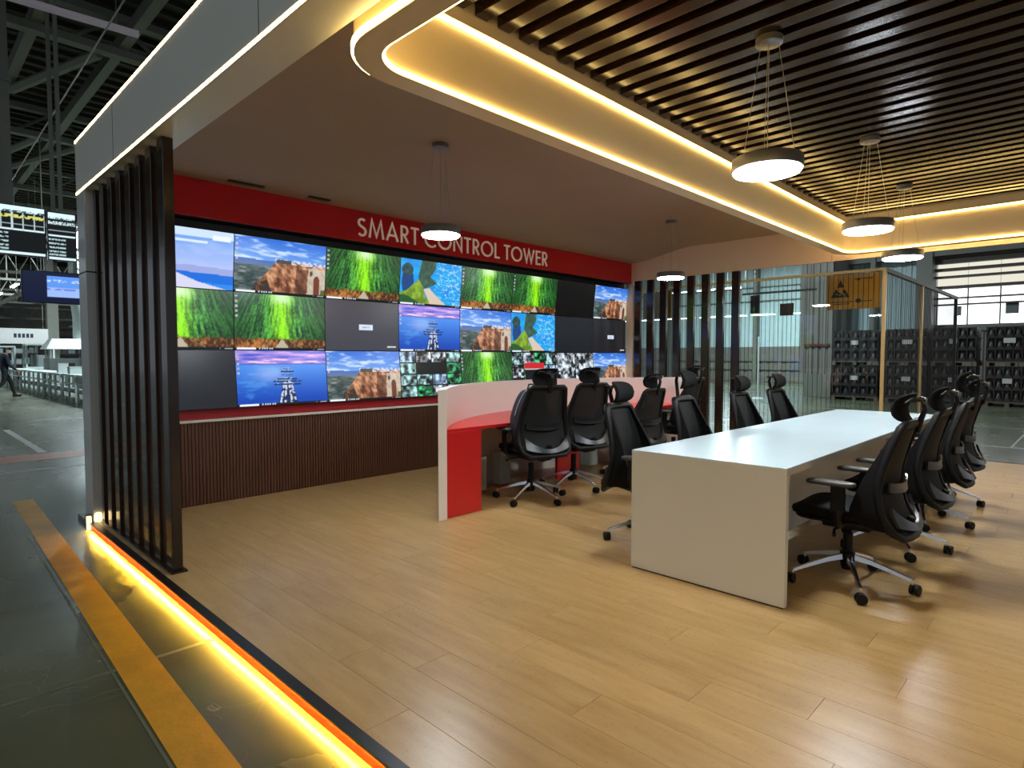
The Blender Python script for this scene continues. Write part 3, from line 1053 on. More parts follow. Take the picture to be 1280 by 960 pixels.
# ================================================================== curved control desk
dk = thing('control_desk', 'curved white control desk with red worktop facing the video wall', 'desk', (0, 0, 0))
DX0, DX1, DY, SAG = 3.14, 7.50, 3.90, 1.02
hc = (DX1 - DX0) / 2
RR = (hc * hc + SAG * SAG) / (2 * SAG)
CX, CY = (DX0 + DX1) / 2, DY + SAG - RR
def darc(R, n=40, y=DY):
    a = math.acos((y - CY) / R)
    return [(CX + R * math.sin(-a + 2 * a * i / n), CY + R * math.cos(-a + 2 * a * i / n)) for i in range(n + 1)]
po, pi_ = darc(RR), darc(RR - 0.07)
MB().strip_prism(pi_, po, 0.0, 1.088).build('privacy_panel', M_PANELW, dk, bevel=0.0)
wt = darc(RR - 0.0705, 40, DY + 0.02)
wt = [(x, y) for x, y in wt]
MB().prism(list(reversed(wt)), 0.722, 0.75).build('worktop', M_DESKRED, dk, smooth=0)
xl, xr = pi_[0][0], pi_[-1][0]
for (xa, xb, ya, yb) in ((xl + 0.01, xl + 0.40, DY + 0.012, DY + 0.04), (5.14, 5.52, 4.30, 4.33), (6.28, 6.46, 4.32, 4.35), (xr - 0.12, xr - 0.01, DY + 0.012, DY + 0.04)):
    MB().box(xa, xb, ya, yb, 0.004, 0.722).build('red_panel', M_DESKRED, dk)
MB().box(5.50, 5.52, 4.33, 4.60, 0.004, 0.722).build('red_panel', M_DESKRED, dk)
MB().box(xl + 0.385, xl + 0.40, DY + 0.04, DY + 0.36, 0.004, 0.722).build('red_panel', M_DESKRED, dk)
for (xa, ya) in ((4.02, 4.42), (4.45, 4.5), (6.0, 4.5)):
    MB().box(xa, xa + 0.16, ya, ya + 0.12, 0.02, 0.36).build('cable_box', M_MACHW, dk, bevel=0.004)

# ================================================================== task chairs
def ybk(z):
    P = [(0.36, -0.345), (0.42, -0.315), (0.50, -0.275), (0.62, -0.25), (0.72, -0.255), (0.85, -0.285), (0.99, -0.325)]
    for (a, ya), (b, yb) in zip(P, P[1:]):
        if z <= b:
            t = max(0, (z - a) / (b - a))
            return ya + (yb - ya) * t
    return P[-1][1]
def wbk(z):
    P = [(0.36, 0.18), (0.40, 0.235), (0.46, 0.26), (0.60, 0.252), (0.80, 0.218), (0.96, 0.188), (0.99, 0.178)]
    for (a, ya), (b, yb) in zip(P, P[1:]):
        if z <= b:
            t = max(0, (z - a) / (b - a))
            return ya + (yb - ya) * t
    return P[-1][1]

CH = {}
def chair(lift, raise_, loc, rot, spin, label, group):
    BL = 0.045 if lift > 0 else 0.0
    key = (lift, raise_, spin)
    if key in CH:
        return dup(CH[key], loc, rot, label, group)
    t = thing('task_chair', label, 'chair', loc, rot, group)
    CH[key] = t
    L = lift
    # base
    hub = MB().lathe([(0.03, 0.085), (0.036, 0.10), (0.042, 0.15), (0.042, 0.185), (0.03, 0.20)], 20)
    hub.build('hub', M_PLAST, t)
    for k in range(5):
        a = spin + 2 * PI * k / 5
        ca, sa = math.cos(a), math.sin(a)
        leg = MB()
        secs = []
        for (r, z, w, hgt) in ((0.028, 0.168, 0.017, 0.020), (0.12, 0.150, 0.014, 0.016), (0.23, 0.116, 0.011, 0.013), (0.335, 0.080, 0.009, 0.010)):
            secs.append([(r, -w, z - hgt), (r, w, z - hgt), (r, w * .7, z + hgt * .6), (r, -w * .7, z + hgt * .6)])
        vs = [p for s in secs for p in s]
        fs = []
        for i in range(3):
            for q in range(4):
                q2 = (q + 1) % 4
                fs.append((4 * i + q, 4 * i + q2, 4 * i + 4 + q2, 4 * i + 4 + q))
        fs += [(3, 2, 1, 0), (12, 13, 14, 15)]
        leg.add(vs, fs)
        leg.cyl((0.33, 0, 0.05), (0.33, 0, 0.088), 0.009, n=8)
        leg.xf(Matrix.Rotation(a, 4, 'Z'))
        leg.build('leg', M_CHROME, t, smooth=50)
        cs_ = MB()
        for sgn in (-1, 1):
            s0 = len(cs_.v)
            cs_.lathe([(0.013, 0.0), (0.029, 0.002), (0.0315, 0.009), (0.029, 0.019), (0.013, 0.021)], 16)
            cs_.xf(Matrix.Translation((0, 0.004 if sgn > 0 else -0.025, 0)) @ Matrix.Rotation(-PI / 2, 4, 'X'), s0)
        cs_.box(-0.018, 0.022, -0.004, 0.004, 0.0, 0.026)
        b = a + 1.2 + 0.9 * k
        cs_.xf(Matrix.Translation((0.343 * ca, 0.343 * sa, 0.0316)) @ Matrix.Rotation(b, 4, 'Z'))
        cs_.build('caster', M_PLAST, t, smooth=40)
    MB().cyl((0, 0, 0.10), (0, 0, 0.30 + L), 0.027, n=16).build('gas_lift', M_PLAST, t)
    mc = MB().cbox((0, -0.01, 0.375 + L), (0.20, 0.26, 0.06))
    mc.build('tilt_mechanism', M_PLAST, t, bevel=0.015)
    MB().tube([(-0.08, 0.0, 0.37 + L), (-0.2, 0.02, 0.362 + L), (-0.27, 0.0, 0.345 + L)], [0.007, 0.007, 0.011], 8).build('lever', M_PLAST, t)
    MB().sup((0, 0.02, 0.415 + L), (0.235, 0.235, 0.016), 0.3, 0.35, 24, 6).build('seat_pan', M_PLAST, t)
    def seat_fn(x, y, z):
        return (x, y, z - 0.35 * max(0, y - 0.12) ** 2 / 0.5 - 0.03 * math.cos(min(1, abs(x) / 0.25) * PI / 2) * (1 if z > 0 else 0) * 0.5)
    MB().sup((0, 0.03, 0.458 + L), (0.25, 0.245, 0.038), 0.45, 0.38, 28, 10, seat_fn).build('seat', M_FABRIC, t, smooth=60)
    # back: outline frame, net, lower yoke, lumbar
    def bp(x, z, d=0.0):
        w = wbk(z)
        return (x, ybk(z) + 0.045 * (x / 0.24) ** 2 + d, z + L + BL)
    zs = [0.40, 0.43, 0.48, 0.55, 0.62, 0.70, 0.78, 0.86, 0.93, 0.97]
    left = [bp(-wbk(z), z) for z in zs]
    right = [bp(wbk(z), z) for z in reversed(zs)]
    top = [bp(x, 0.988) for x in (-0.16, -0.08, 0, 0.08, 0.16)]
    bot = [bp(x, 0.372) for x in (0.18, 0.10, 0, -0.10, -0.18)]
    MB().tube(left + top + right + bot, 0.021, 10, closed=True, sx=1.4).build('back_frame', M_PLAST, t, smooth=60)
    MB().grid(lambda u, v: bp((u * 2 - 1) * (wbk(0.385 + v * 0.60) - 0.006), 0.385 + v * 0.60, 0.004), 12, 18, 0.004, (0, -1, 0)).build('back_net', M_NET, t, smooth=60)
    MB().grid(lambda u, v: bp((u * 2 - 1) * (wbk(0.45) - 0.03), 0.40 + (0.035 + 0.075 * abs(u * 2 - 1) ** 2.2) * v + 0.035 * abs(u * 2 - 1) ** 2, -0.03), 16, 4, 0.016, (0, -1, 0)).build('back_yoke', M_PLAST2, t, smooth=60)
    MB().grid(lambda u, v: bp((u * 2 - 1) * 0.195, 0.615 + 0.055 * v - 0.018 * (1 - (u * 2 - 1) ** 2), -0.022), 12, 3, 0.012, (0, -1, 0)).build('lumbar_support', M_PLAST2, t, smooth=60)
    MB().tube([(0, -0.08, 0.375 + L), (0, -0.20, 0.37 + L), (0, -0.30, 0.395 + L), (0, ybk(0.46) - 0.03, 0.46 + L + BL)], [0.03, 0.03, 0.032, 0.02], 10, sx=1.4).build('back_spine', M_PLAST, t, smooth=60)
    # side wings: thin at the top, deep where they wrap the seat
    def wing_d(z):
        P = [(0.40, 0.17), (0.45, 0.20), (0.52, 0.165), (0.62, 0.115), (0.75, 0.08), (0.88, 0.055), (0.985, 0.04)]
        for (a, ya), (b, yb) in zip(P, P[1:]):
            if z <= b:
                return ya + (yb - ya) * max(0, (z - a) / (b - a))
        return 0.04
    for s_ in (-1, 1):
        MB().grid(lambda u, v: (s_ * (wbk(0.40 + v * 0.582) + 0.012 - 0.02 * u), ybk(0.40 + v * 0.582) + 0.045 * (wbk(0.40 + v * 0.582) / 0.24) ** 2 - 0.022 + u * wing_d(0.40 + v * 0.582), 0.40 + v * 0.582 + L + BL + (0.015 * u * (1 - v))), 5, 18, 0.03, (-s_, 0, 0)).build('side_wing', M_FABRIC, t, smooth=50)
    # headrest
    hz = 1.09 + L + BL + raise_
    yt = ybk(0.99)
    post = MB().tube([(0, yt - 0.012, 0.94 + L + BL), (0, yt - 0.028, 1.02 + L + BL), (0, yt - 0.045, hz - 0.01), (0, yt - 0.035, hz + 0.04), (0, yt + 0.015, hz + 0.055)], [0.014, 0.014, 0.013, 0.012, 0.01], 10, sx=1.7)
    post.build('headrest_post', M_PLAST, t, smooth=60)
    hp = MB()
    for s_ in (-1, 1):
        hp.tube([(s_ * 0.02, yt - 0.04, hz + 0.025), (s_ * 0.07, yt - 0.035, hz + 0.05), (s_ * 0.105, yt + 0.0, hz + 0.055), (s_ * 0.105, yt + 0.03, hz + 0.03)], 0.007, 8)
    hp.build('headrest_bracket', M_PLAST2, t, smooth=60)
    def hfn(x, y, z):
        return (x, y + 0.03 * (x / 0.14) ** 2 - 0.10 * z - 7.0 * z * z + 0.012, z)
    MB().sup((0, yt + 0.05, hz), (0.13, 0.022, 0.082), 0.5, 0.6, 24, 14, hfn).build('headrest_pad', M_FABRIC, t, smooth=60)
    # armrests
    for s_ in (-1, 1):
        am = MB().tube([(s_ * 0.14, -0.02, 0.40 + L), (s_ * 0.25, -0.02, 0.405 + L), (s_ * 0.285, -0.02, 0.43 + L), (s_ * 0.29, -0.02, 0.50 + L)], [0.02, 0.022, 0.024, 0.024], 10)
        am.box(s_ * 0.29 - 0.016, s_ * 0.29 + 0.016, -0.055, 0.015, 0.48 + L, 0.635 + L)
        ao = am.build('armrest', M_PLAST, t, smooth=50)
        MB().sup((s_ * 0.285, 0.02, 0.646 + L), (0.042, 0.13, 0.014), 0.4, 0.55, 22, 8, lambda x, y, z: (x, y, z - 0.5 * max(0, y - 0.05) ** 2)).build('arm_pad', M_PADS, ao, smooth=60)
    return t

GN = 'chairs on the near side of the meeting table'
chair(0.0, -0.015, (4.0, 1.07, 0), 0.0, -1.42, 'black office chair at the near front corner of the white table, closest to camera', GN)
chair(0.0, -0.015, (4.98, 1.06, 0), -0.03, -1.30, 'second black office chair from the front on the right side of the white table', GN)
chair(0.0, 0.07, (5.92, 1.06, 0), 0.04, -1.62, 'black office chair with raised headrest, third from the front on the right of the table', GN)
chair(0.0, -0.015, (6.84, 1.10, 0), -0.06, -1.45, 'farthest black office chair on the right side of the white table', GN)
GF = 'chairs on the far side of the meeting table'
chair(0.0, 0.0, (3.93, 2.36, 0), PI + 0.10, 0.35, 'black office chair at the front left corner of the white table, facing it', GF)
chair(0.0, 0.07, (4.93, 2.36, 0), PI + 0.06, 0.2, 'second black office chair from the front on the left side of the white table', GF)
chair(0.0, 0.0, (6.02, 2.34, 0), PI + 0.02, 0.5, 'third black office chair from the front on the left side of the white table', GF)
chair(0.0, 0.0, (6.92, 2.33, 0), PI - 0.04, 0.9, 'farthest black office chair on the left side of the white table', GF)
GD = 'chairs at the curved control desk'
chair(0.05, -0.01, (4.25, 3.88, 0), -0.30, -1.32, 'black office chair holding a backpack at the curved red and white desk', GD)
chair(0.05, -0.01, (4.96, 3.93, 0), -0.22, -0.28, 'empty black office chair just right of the one holding the backpack', GD)
chair(0.0, 0.0, (5.98, 3.88, 0), -0.05, -2.6, 'third black office chair from the left at the curved desk', GD)
chair(0.05, -0.01, (6.89, 3.86, 0), 0.03, -1.9, 'rightmost black office chair at the curved desk', GD)

# backpack on the seat of the first desk chair
bk = thing('backpack', 'dark navy backpack propped against the chair back at the curved desk', 'backpack', (4.25, 3.88, 0.548), -0.30)
M_PACK = mat('backpack_navy', rgb(34, 38, 48), 0.6, var=0.25, scale=25, bump=0.3, bscale=60)
BX, BY = -0.085, -0.125
def pk(x, y, z):
    return (x * (1 - 0.3 * max(0, z) / 0.25) + 0.06 * max(0, z), y * (1 - 0.2 * max(0, z) / 0.25) - 0.06 * z, z + 0.010 * math.sin(x * 30) * (z > 0))
MB().sup((BX, BY, 0.262), (0.19, 0.095, 0.26), 0.6, 0.6, 28, 20, pk).build('bag_body', M_PACK, bk, smooth=60)
MB().sup((BX, BY + 0.085, 0.10), (0.12, 0.028, 0.085), 0.5, 0.6, 22, 14).build('front_pocket', M_PACK, bk, smooth=60)
pp = []
for k in range(17):
    a = PI * (0.02 + 0.55 * k / 16)
    z = 0.262 + 0.262 * math.sin(a)
    q = pk(-0.192 * abs(math.cos(a)) ** 0.6 * (1 if a < PI / 2 else -1), -0.05, z - 0.262)
    pp.append((BX + q[0] - 0.003, BY + q[1], 0.264 + q[2]))
MB().tube(pp, 0.006, 6).build('piping', mat('piping_grey', rgb(130, 134, 140), 0.5, var=0.1), bk)
MB().tube([(BX - 0.05, BY - 0.03, 0.50), (BX - 0.03, BY - 0.03, 0.56), (BX + 0.03, BY - 0.03, 0.56), (BX + 0.05, BY - 0.03, 0.50)], 0.008, 8).build('carry_loop', M_PACK, bk)
MB().tube([(BX - 0.17, BY + 0.03, 0.16), (BX - 0.215, BY + 0.04, 0.10), (BX - 0.205, BY + 0.05, 0.03), (BX - 0.15, BY + 0.05, 0.012)], 0.009, 6).build('strap', M_PACK, bk)

# ================================================================== round pendant lamps
def pendant(x, y, zc, zl, r, label, tx=0.0):
    t = thing('pendant_lamp', label, 'lamp', (x, y, zl), 0.2, 'round pendant lamps')
    H = zc - zl
    MB().lathe([(r * .97, 0.0), (r, 0.004), (r, 0.06), (r * .98, 0.066), (r * .5, 0.07)], 40).build('shell', M_LAMPB, t, smooth=40)
    MB().lathe([(r * .93, -0.012), (r * .955, -0.006), (r * .955, -0.0005)], 40).build('diffuser', M_LAMP, t, smooth=40)
    MB().lathe([(0.066, H - 0.035), (0.07, H - 0.032), (0.07, H - 0.001)], 28).build('ceiling_cup', M_LAMPB, t, smooth=40)
    for k in range(3):
        a = 2 * PI * k / 3 + 0.3
        MB().cyl((r * .8 * math.cos(a), r * .8 * math.sin(a), 0.066), (0.05 * math.cos(a), 0.05 * math.sin(a), H - 0.034), 0.0016, n=5).build('suspension_wire', M_WIREW, t)
    MB().cyl((0.0, 0.0, 0.068), (0.0, 0.0, H - 0.034), 0.0022, n=5).build('power_cord', M_WIREW, t)
    return t
pendant(3.42, 1.365, 3.1, 2.385, 0.185, 'round pendant lamp nearest the camera under the slatted ceiling')
pendant(5.52, 1.39, 3.1, 2.375, 0.185, 'round pendant lamp in the middle of the row over the white table')
pendant(7.28, 1.51, 3.1, 2.37, 0.185, 'farthest round pendant lamp of the row over the white table')
pendant(3.26, 4.0, CZ, 2.375, 0.165, 'round pendant lamp hanging in front of the red header lettering')
pendant(7.14, 4.07, CZ, 2.385, 0.175, 'round pendant lamp on the taupe ceiling above the right end of the curved desk')

# ================================================================== glazed enclosure at the right end of the platform
EX, EY = 10.07, 2.30
en = thing('wire_enclosure', 'brass framed enclosure with glass and dark vertical wires beyond the platform', 'enclosure', (0, 0, PF))
for (x, y, w, m) in ((EX, EY, 0.022, M_GOLD), (12.59, EY, 0.022, M_GOLD), (15.94, EY, 0.03, M_WIRE), (EX, 5.0, 0.03, M_GOLD), (EX, 6.6, 0.03, M_GOLD)):
    MB().box(x - w, x + w, y - w, y + w, 0, 2.70).build('post', m, en)
MB().box(EX - 0.025, EX + 0.025, EY, 6.6, 2.66, 2.70).build('top_rail', M_GOLD, en)
MB().box(EX, 15.94, EY - 0.025, EY + 0.025, 2.64, 2.70).build('top_rail', M_HALLST, en)
wr = MB()
y = EY + 0.07
while y < 6.6:
    wr.box(EX + 0.012, EX + 0.02, y, y + 0.0045, 0.05, 2.66)
    y += 0.068
wr2 = MB()
x = EX + 0.09
while x < 15.9:
    wr2.box(x, x + 0.0045, EY - 0.004, EY + 0.004, 0.05, 2.64)
    x += 0.09
o = wr.build('wires', M_WIRE, en, smooth=0)
o['kind'] = 'stuff'
o = wr2.build('wires', M_WIRE, en, smooth=0)
o['kind'] = 'stuff'
MB().box(EX - 0.008, EX - 0.002, EY + 0.035, 4.97, 0.02, 2.66).build('glass_pane', M_GLASS, en)
MB().box(EX - 0.008, EX - 0.002, 5.03, 6.57, 0.02, 2.66).build('glass_pane', M_GLASS, en)

# yellow ESD board hung behind the wires
sg = thing('warning_board', 'yellow static warning board with black triangle emblem behind the wires', 'sign', (EX + 0.03, 2.36, 2.075))
MB().box(0, 0.012, 0, 0.72, 0, 0.52).build('board', M_SIGNY, sg, bevel=0.002)
def tri(pts, name='emblem'):
    MB().prism(pts, 0, 0.004).xf(Matrix(((0, 0, -1, 0), (1, 0, 0, 0), (0, 1, 0, 0), (0, 0, 0, 1)))).build(name, M_BLACK, sg, smooth=0)
# emblem: triangle cut by a white reaching hand
tri([(0.58, 0.33), (0.48, 0.33), (0.53, 0.44)])
tri([(0.66, 0.18), (0.595, 0.31), (0.56, 0.26), (0.50, 0.235), (0.47, 0.18)])
tri([(0.455, 0.18), (0.50, 0.27), (0.47, 0.30), (0.40, 0.18)])
MB().tube([(-0.003, 0.60, 0.24), (-0.003, 0.54, 0.215), (-0.003, 0.48, 0.24), (-0.003, 0.45, 0.215)], 0.008, 6).build('hand_mark', M_PAPER, sg)
tri([(0.31, 0.42), (0.26, 0.42), (0.285, 0.46)])
for (ya, yb, z) in ((0.36, 0.66, 0.105), (0.40, 0.62, 0.075), (0.10, 0.34, 0.105), (0.1, 0.34, 0.44)):
    MB().box(-0.002, 0, ya, yb, z, z + 0.012).build('text_line', M_BLACK, sg)
MB().lathe([(0.035, 0), (0.035, 0.003)], 18).xf(Matrix.Translation((0, 0.285, 0.12)) @ Matrix.Rotation(-PI / 2, 4, 'Y')).build('seal', M_CAP, sg)
o = sbox('warning_board', (EX + 0.03, EX + 0.045, 5.74, 6.32, 2.08, 2.57), M_SIGNY)
tag(o, 'mustard yellow board half hidden behind the right fins', 'sign')

# small boards hanging inside the enclosure
for (x, ya, yb, za, zb, m, lab) in ((12.5, 5.1, 5.28, 2.25, 2.62, M_CRATE2, 'narrow dark notice board hanging beyond the wires'),
                                   (12.5, 4.42, 4.68, 2.18, 2.42, M_PALLET, 'square brown notice board hanging beyond the wires')):
    o = sbox('notice_board', (x, x + 0.02, ya, yb, za, zb), m)
    tag(o, lab, 'notice board')
hb = thing('hanging_rail', 'thin steel rail carrying the small notice boards beyond the wires', 'rail', (12.51, 4.9, 2.66))
MB().box(-0.015, 0.015, -0.9, 0.55, -0.02, 0.02).build('rail', M_HALLST, hb)
for yy in (-0.8, 0.45):
    MB().cyl((0, yy, 0.02), (0, yy, 1.6), 0.006, n=6).build('drop_rod', M_HALLST, hb)

# ================================================================== hall to the right
def corr(x, y0, y1, z0, z1, m, name, pitch=0.3, d=0.05):
    """ribbed sheet facing -X"""
    prof = []
    y = y0
    while y < y1:
        prof += [(x, y), (x, y + pitch * .5), (x + d, y + pitch * .6), (x + d, y + pitch * .9)]
        y += pitch
    mb = MB()
    n = len(prof)
    vs = [(a, b, z0) for a, b in prof] + [(a, b, z1) for a, b in prof]
    mb.add(vs, [(i, i + 1, n + i + 1, n + i) for i in range(n - 1)])
    mb.box(x + d + 0.01, x + d + 0.1, y0, y1, z0, z1)
    return mb.build(name, m, None, smooth=0)
w1 = struct(corr(25.5, -16, 8.4, PF, 2.25, M_GREYWALL, 'wall_far_right'), 'grey ribbed lower wall behind the stacked pallets')
a = corr(25.5, 4.7, 8.4, 2.25, 8.0, M_TEAL, 'upper_sheet')
a.parent = w1
a = corr(25.5, -16, 4.7, 4.55, 8.0, M_GREYWALL, 'upper_sheet')
a.parent = w1
sbox('column', (24.7, 25.45, 4.25, 4.7, PF, 8.0), M_HALLST, w1)
sbox('column', (24.7, 25.45, 5.95, 6.1, 2.2, 8.0), M_HALLST, w1)
b2 = struct(corr(23.1, 6.85, 7.75, 0.75, 8.0, M_GREYWALL, 'wall_pier', 0.22), 'grey ribbed pier beside the stacked pallets')
sbox('pier_core', (23.2, 25.4, 6.85, 7.75, PF, 8.0), M_GREYWALL, b2)
sbox('dark_base', (23.05, 23.2, 6.85, 7.75, PF, 0.75), M_HALLST, b2)
sbox('red_rail', (23.0, 23.05, 6.9, 7.75, 1.75, 1.82), mat('rail_red', rgb(110, 36, 34), 0.5, var=0.1), b2)

# daylight window band: panes glow with the sky behind them
wn = struct(sbox('window_1', (25.42, 25.5, -16, 4.25, 2.25, 2.46), M_HALLST), 'long daylight window band with dark girts above the pallets')
M_PANEW = emat('pane_daylight', (0.93, 0.97, 1.0, 1), 2.4)
M_PANEC = emat('pane_cream_sheet', (0.92, 0.88, 0.74, 1), 0.8)
y = 4.22
while y > -16:
    MB().box(25.46, 25.48, y - 0.86, y - 0.04, 2.46, 3.69).build('pane', M_PANEW, wn)
    MB().box(25.46, 25.48, y - 0.86, y - 0.015, 3.69, 4.55).build('translucent_sheet', M_PANEC, wn)
    MB().box(25.40, 25.47, y - 0.04, y, 2.46, 3.69).build('mullion', M_HALLST, wn)
    y -= 0.86
for (z, hgt) in ((3.10, 0.05), (3.32, 0.05), (3.66, 0.1), (4.03, 0.07), (4.27, 0.09), (4.52, 0.2)):
    MB().box(25.2, 25.44, -16, 4.25, z, z + hgt).build('girt', mat('girt_brown_grey', rgb(84, 76, 68), 0.6, var=0.1), wn)
for (ya, yb, za, zb, lab) in ((2.0, 2.34, 2.76, 3.1, 'small grey printed notice taped to the daylight window'), (3.5, 3.66, 2.75, 3.07, 'narrow grey notice taped to the window beside the column')):
    tag(sbox('window_notice', (25.38, 25.39, ya, yb, za, zb), M_MACHG), lab, 'notice')
struct(sbox('trim_14', (24.8, 25.2, -16, 8.0, 4.75, 5.0), M_HALLST), 'grey brown beam under the hall roof')

# far bay seen between the fins
w2 = struct(corr(36, 7.0, 32, PF, 1.95, M_GREYWALL, 'wall_far_bay', 0.45), 'grey ribbed lower wall of the far bay')
a = corr(36, 7.0, 32, 1.95, 8.0, M_TEAL, 'upper_sheet', 0.45)
a.parent = w2
for z in (0.6, 1.1, 4.6, 5.4):
    MB().box(35.9, 35.98, 7, 32, z, z + 0.06).build('girt', M_HALLST, w2)
y = 9.0
while y < 32:
    MB().box(35.6, 35.95, y, y + 0.25, PF, 8).build('column', M_HALLST, w2)
    y += 5.6
def tube_light(x, y, z, L, axis, label, group, m=M_TUBE, wires=True):
    t = thing('tube_light', label, 'lamp', (x, y, z), 0 if axis == 'x' else PI / 2, group)
    MB().box(-L / 2, L / 2, -0.07, 0.07, 0.03, 0.08).build('fitting', M_MACHW, t)
    for s in (-0.035, 0.035):
        MB().cyl((-L / 2 + 0.02, s, 0.012), (L / 2 - 0.02, s, 0.012), 0.016, n=8).build('tube', m, t)
    if wires:
        for s in (-L / 2.5, L / 2.5):
            MB().cyl((s, 0, 0.08), (s, 0, 8.38 - z), 0.004, n=5).build('hanger', M_HALLST, t)
    return t
NTH = ['first', 'second', 'third', 'fourth', 'fifth', 'sixth', 'seventh', 'eighth', 'ninth', 'tenth']
yy = 9.2
k = 0
while yy < 21:
    tube_light(30, yy, 3.4, 1.15, 'y', '%s white tube lamp of the lower far row, counted from the pallets' % NTH[k], 'tube lamps of the far bay, lower row')
    yy += 1.4
    k += 1
for k, yy in enumerate((13.4, 14.8, 16.2, 17.6)):
    tube_light(29.5, yy, 4.75, 1.0, 'y', '%s white tube lamp of the upper far row, counted from the pallets' % NTH[k], 'tube lamps of the far bay, upper row')

# free standing barrier pole
bp_ = thing('barrier_pole', 'thin pale barrier pole standing in the far bay', 'pole', (20.5, 8.35, PF))
MB().cyl((0, 0, 0.02), (0, 0, 2.1), 0.03, n=10).build('pole', M_MACHW, bp_)
MB().lathe([(0.22, 0), (0.2, 0.03), (0.05, 0.05)], 18).build('foot', M_MACHW, bp_)

# ------------------------------------------------------------------ stacked pallet loads
def pallet_load(y0, y1, z, label, seed, m=M_CRATE):
    r = random.Random(seed)
    W = y1 - y0
    t = thing('pallet_load', label, 'pallet load', (22.0, (y0 + y1) / 2, z), 0, 'black pallet loads by the far wall')
    pm = MB()
    pm.box(0, 1.2, -W / 2, W / 2, 0.10, 0.13)
    for q in (-W / 2 + 0.05, 0, W / 2 - 0.05):
        pm.box(0, 1.2, q - 0.05, q + 0.05, 0.0, 0.10)
    pm.build('pallet', M_PALLET, t, smooth=0)
    hh = 1.14 - 0.13
    rows, cols = 3, 5
    MB().box(0.12, 1.18, -W / 2 + 0.05, W / 2 - 0.05, 0.13, 1.13).build('core', M_CRATE, t, smooth=0)
    th = hh / rows
    for j in range(rows):
        zb = 0.13 + j * th
        tr = MB()
        tr.box(0.0, 1.2, -W / 2 + 0.02, W / 2 - 0.02, zb, zb + 0.035)
        tr.box(0.0, 0.03, -W / 2 + 0.02, W / 2 - 0.02, zb + 0.035, zb + 0.09)
        for c in range(cols + 1):
            yy = -W / 2 + 0.03 + c * (W - 0.06) / cols
            tr.box(0.0, 0.14, yy - 0.014, yy + 0.014, zb + 0.035, zb + th)
        tr.build('tray', m, t, smooth=0)
        for c in range(cols):
            yy = -W / 2 + 0.03 + (c + .5) * (W - 0.06) / cols
            p = MB().lathe([(0.075, 0), (0.08, 0.08), (0.05, 0.16), (0.028, 0.19)], 10, (0.09, yy, zb + 0.06))
            p.build('packed_part', M_CAP if r.random() < .55 else M_CRATE2, t, smooth=50)
    MB().box(-0.006, 0, -0.08 + r.uniform(-.1, .1), 0.12, 0.66, 0.80).build('label_sheet', M_PAPER, t)
    return t
cn = [(5.14, 6.5, 'beside the grey pier'), (3.84, 4.94, 'second from the grey pier'), (2.64, 3.74, 'third from the grey pier'), (1.40, 2.45, 'at the right edge of the picture')]
for i, (a, b, lab) in enumerate(cn):
    pallet_load(a, b, PF, 'lower black pallet load, stack ' + lab, 20 + i, M_CRATE if i < 2 else M_CRATE2)
    pallet_load(a, b, PF + 1.145, 'upper black pallet load, stack ' + lab, 40 + i)

# ================================================================== hall to the left
M_RAY = mat('truss_grey', rgb(126, 128, 118), 0.6, var=0.12, scale=3)
rf = struct(sbox('ceiling_hall', (-10, 41, 7.0, 62, 8.4, 8.6), M_DECK), 'dark ribbed roof deck of the factory hall')
rb = MB()
y = 7.4
while y < 62:
    rb.box(-10, 20, y, y + 0.12, 8.3, 8.4)
    y += 0.5
rb.build('deck_rib', M_DECK, rf, smooth=0)['kind'] = 'stuff'
for y in (14.6, 21.5, 28.4, 35.3, 42.2):
    tr = MB()
    tr.box(-10, 20, y - 0.12, y + 0.12, 7.45, 7.6)
    tr.box(-10, 20, y - 0.12, y + 0.12, 8.15, 8.3)
    x = -10
    while x < 19:
        tr.tube([(x, y, 7.52), (x + 0.9, y, 8.2), (x + 1.8, y, 7.52)], 0.05, 6)
        x += 1.8
    tr.build('truss', M_RAY, rf, smooth=0)
for x in (-5.2, -1.6, 2.15, 3.56, 7.2, 11, 15):
    MB().box(x - 0.09, x + 0.09, 7.0, 50, 7.6, 7.85).build('purlin', M_RAY, rf)
for (xa, ya, xb, yb) in ((3.2, 14.8, 2.2, 18.2), (3.2, 21.5, 2.3, 25.5), (4.2, 21.6, 2.2, 28.0)):
    MB().tube([(xa, ya, 7.5), (xb, yb, 7.5)], 0.1, 6).build('brace', M_RAY, rf)
w3 = struct(sbox('wall_far_left', (-10, 36, 58, 58.2, PF, 8.6), M_GREYWALL), 'grey wall at the far end of the factory hall')
for (x, y) in ((6.5, 30), (6.5, 42), (-2, 42), (12, 30)):
    MB().box(x - .25, x + .25, y - .25, y + .25, PF, 7.4).build('column', M_RAY, w3)

for i, (x, y, z, lab) in enumerate(((1.9, 11.4, 6.5, 'long pale tube lamp hanging high above the left aisle'),)):
    t = thing('tube_light', lab, 'lamp', (x, y, z), -0.1)
    MB().box(-1.1, 1.1, -0.06, 0.06, 0, 0.07).build('fitting', M_TUBED, t)
    for s in (-0.8, 0.8):
        MB().cyl((s, 0, 0.07), (s, 0, 1.79), 0.006, n=5).build('hanger', M_RAY, t)
o = MB().cyl((2.30, 8.6, 6.0), (2.46, 21.5, 6.0), 0.012, n=6).build('guy_wire', M_WIREW)
tag(o, 'thin pale cable strung under the hall roof at upper left', 'cable')

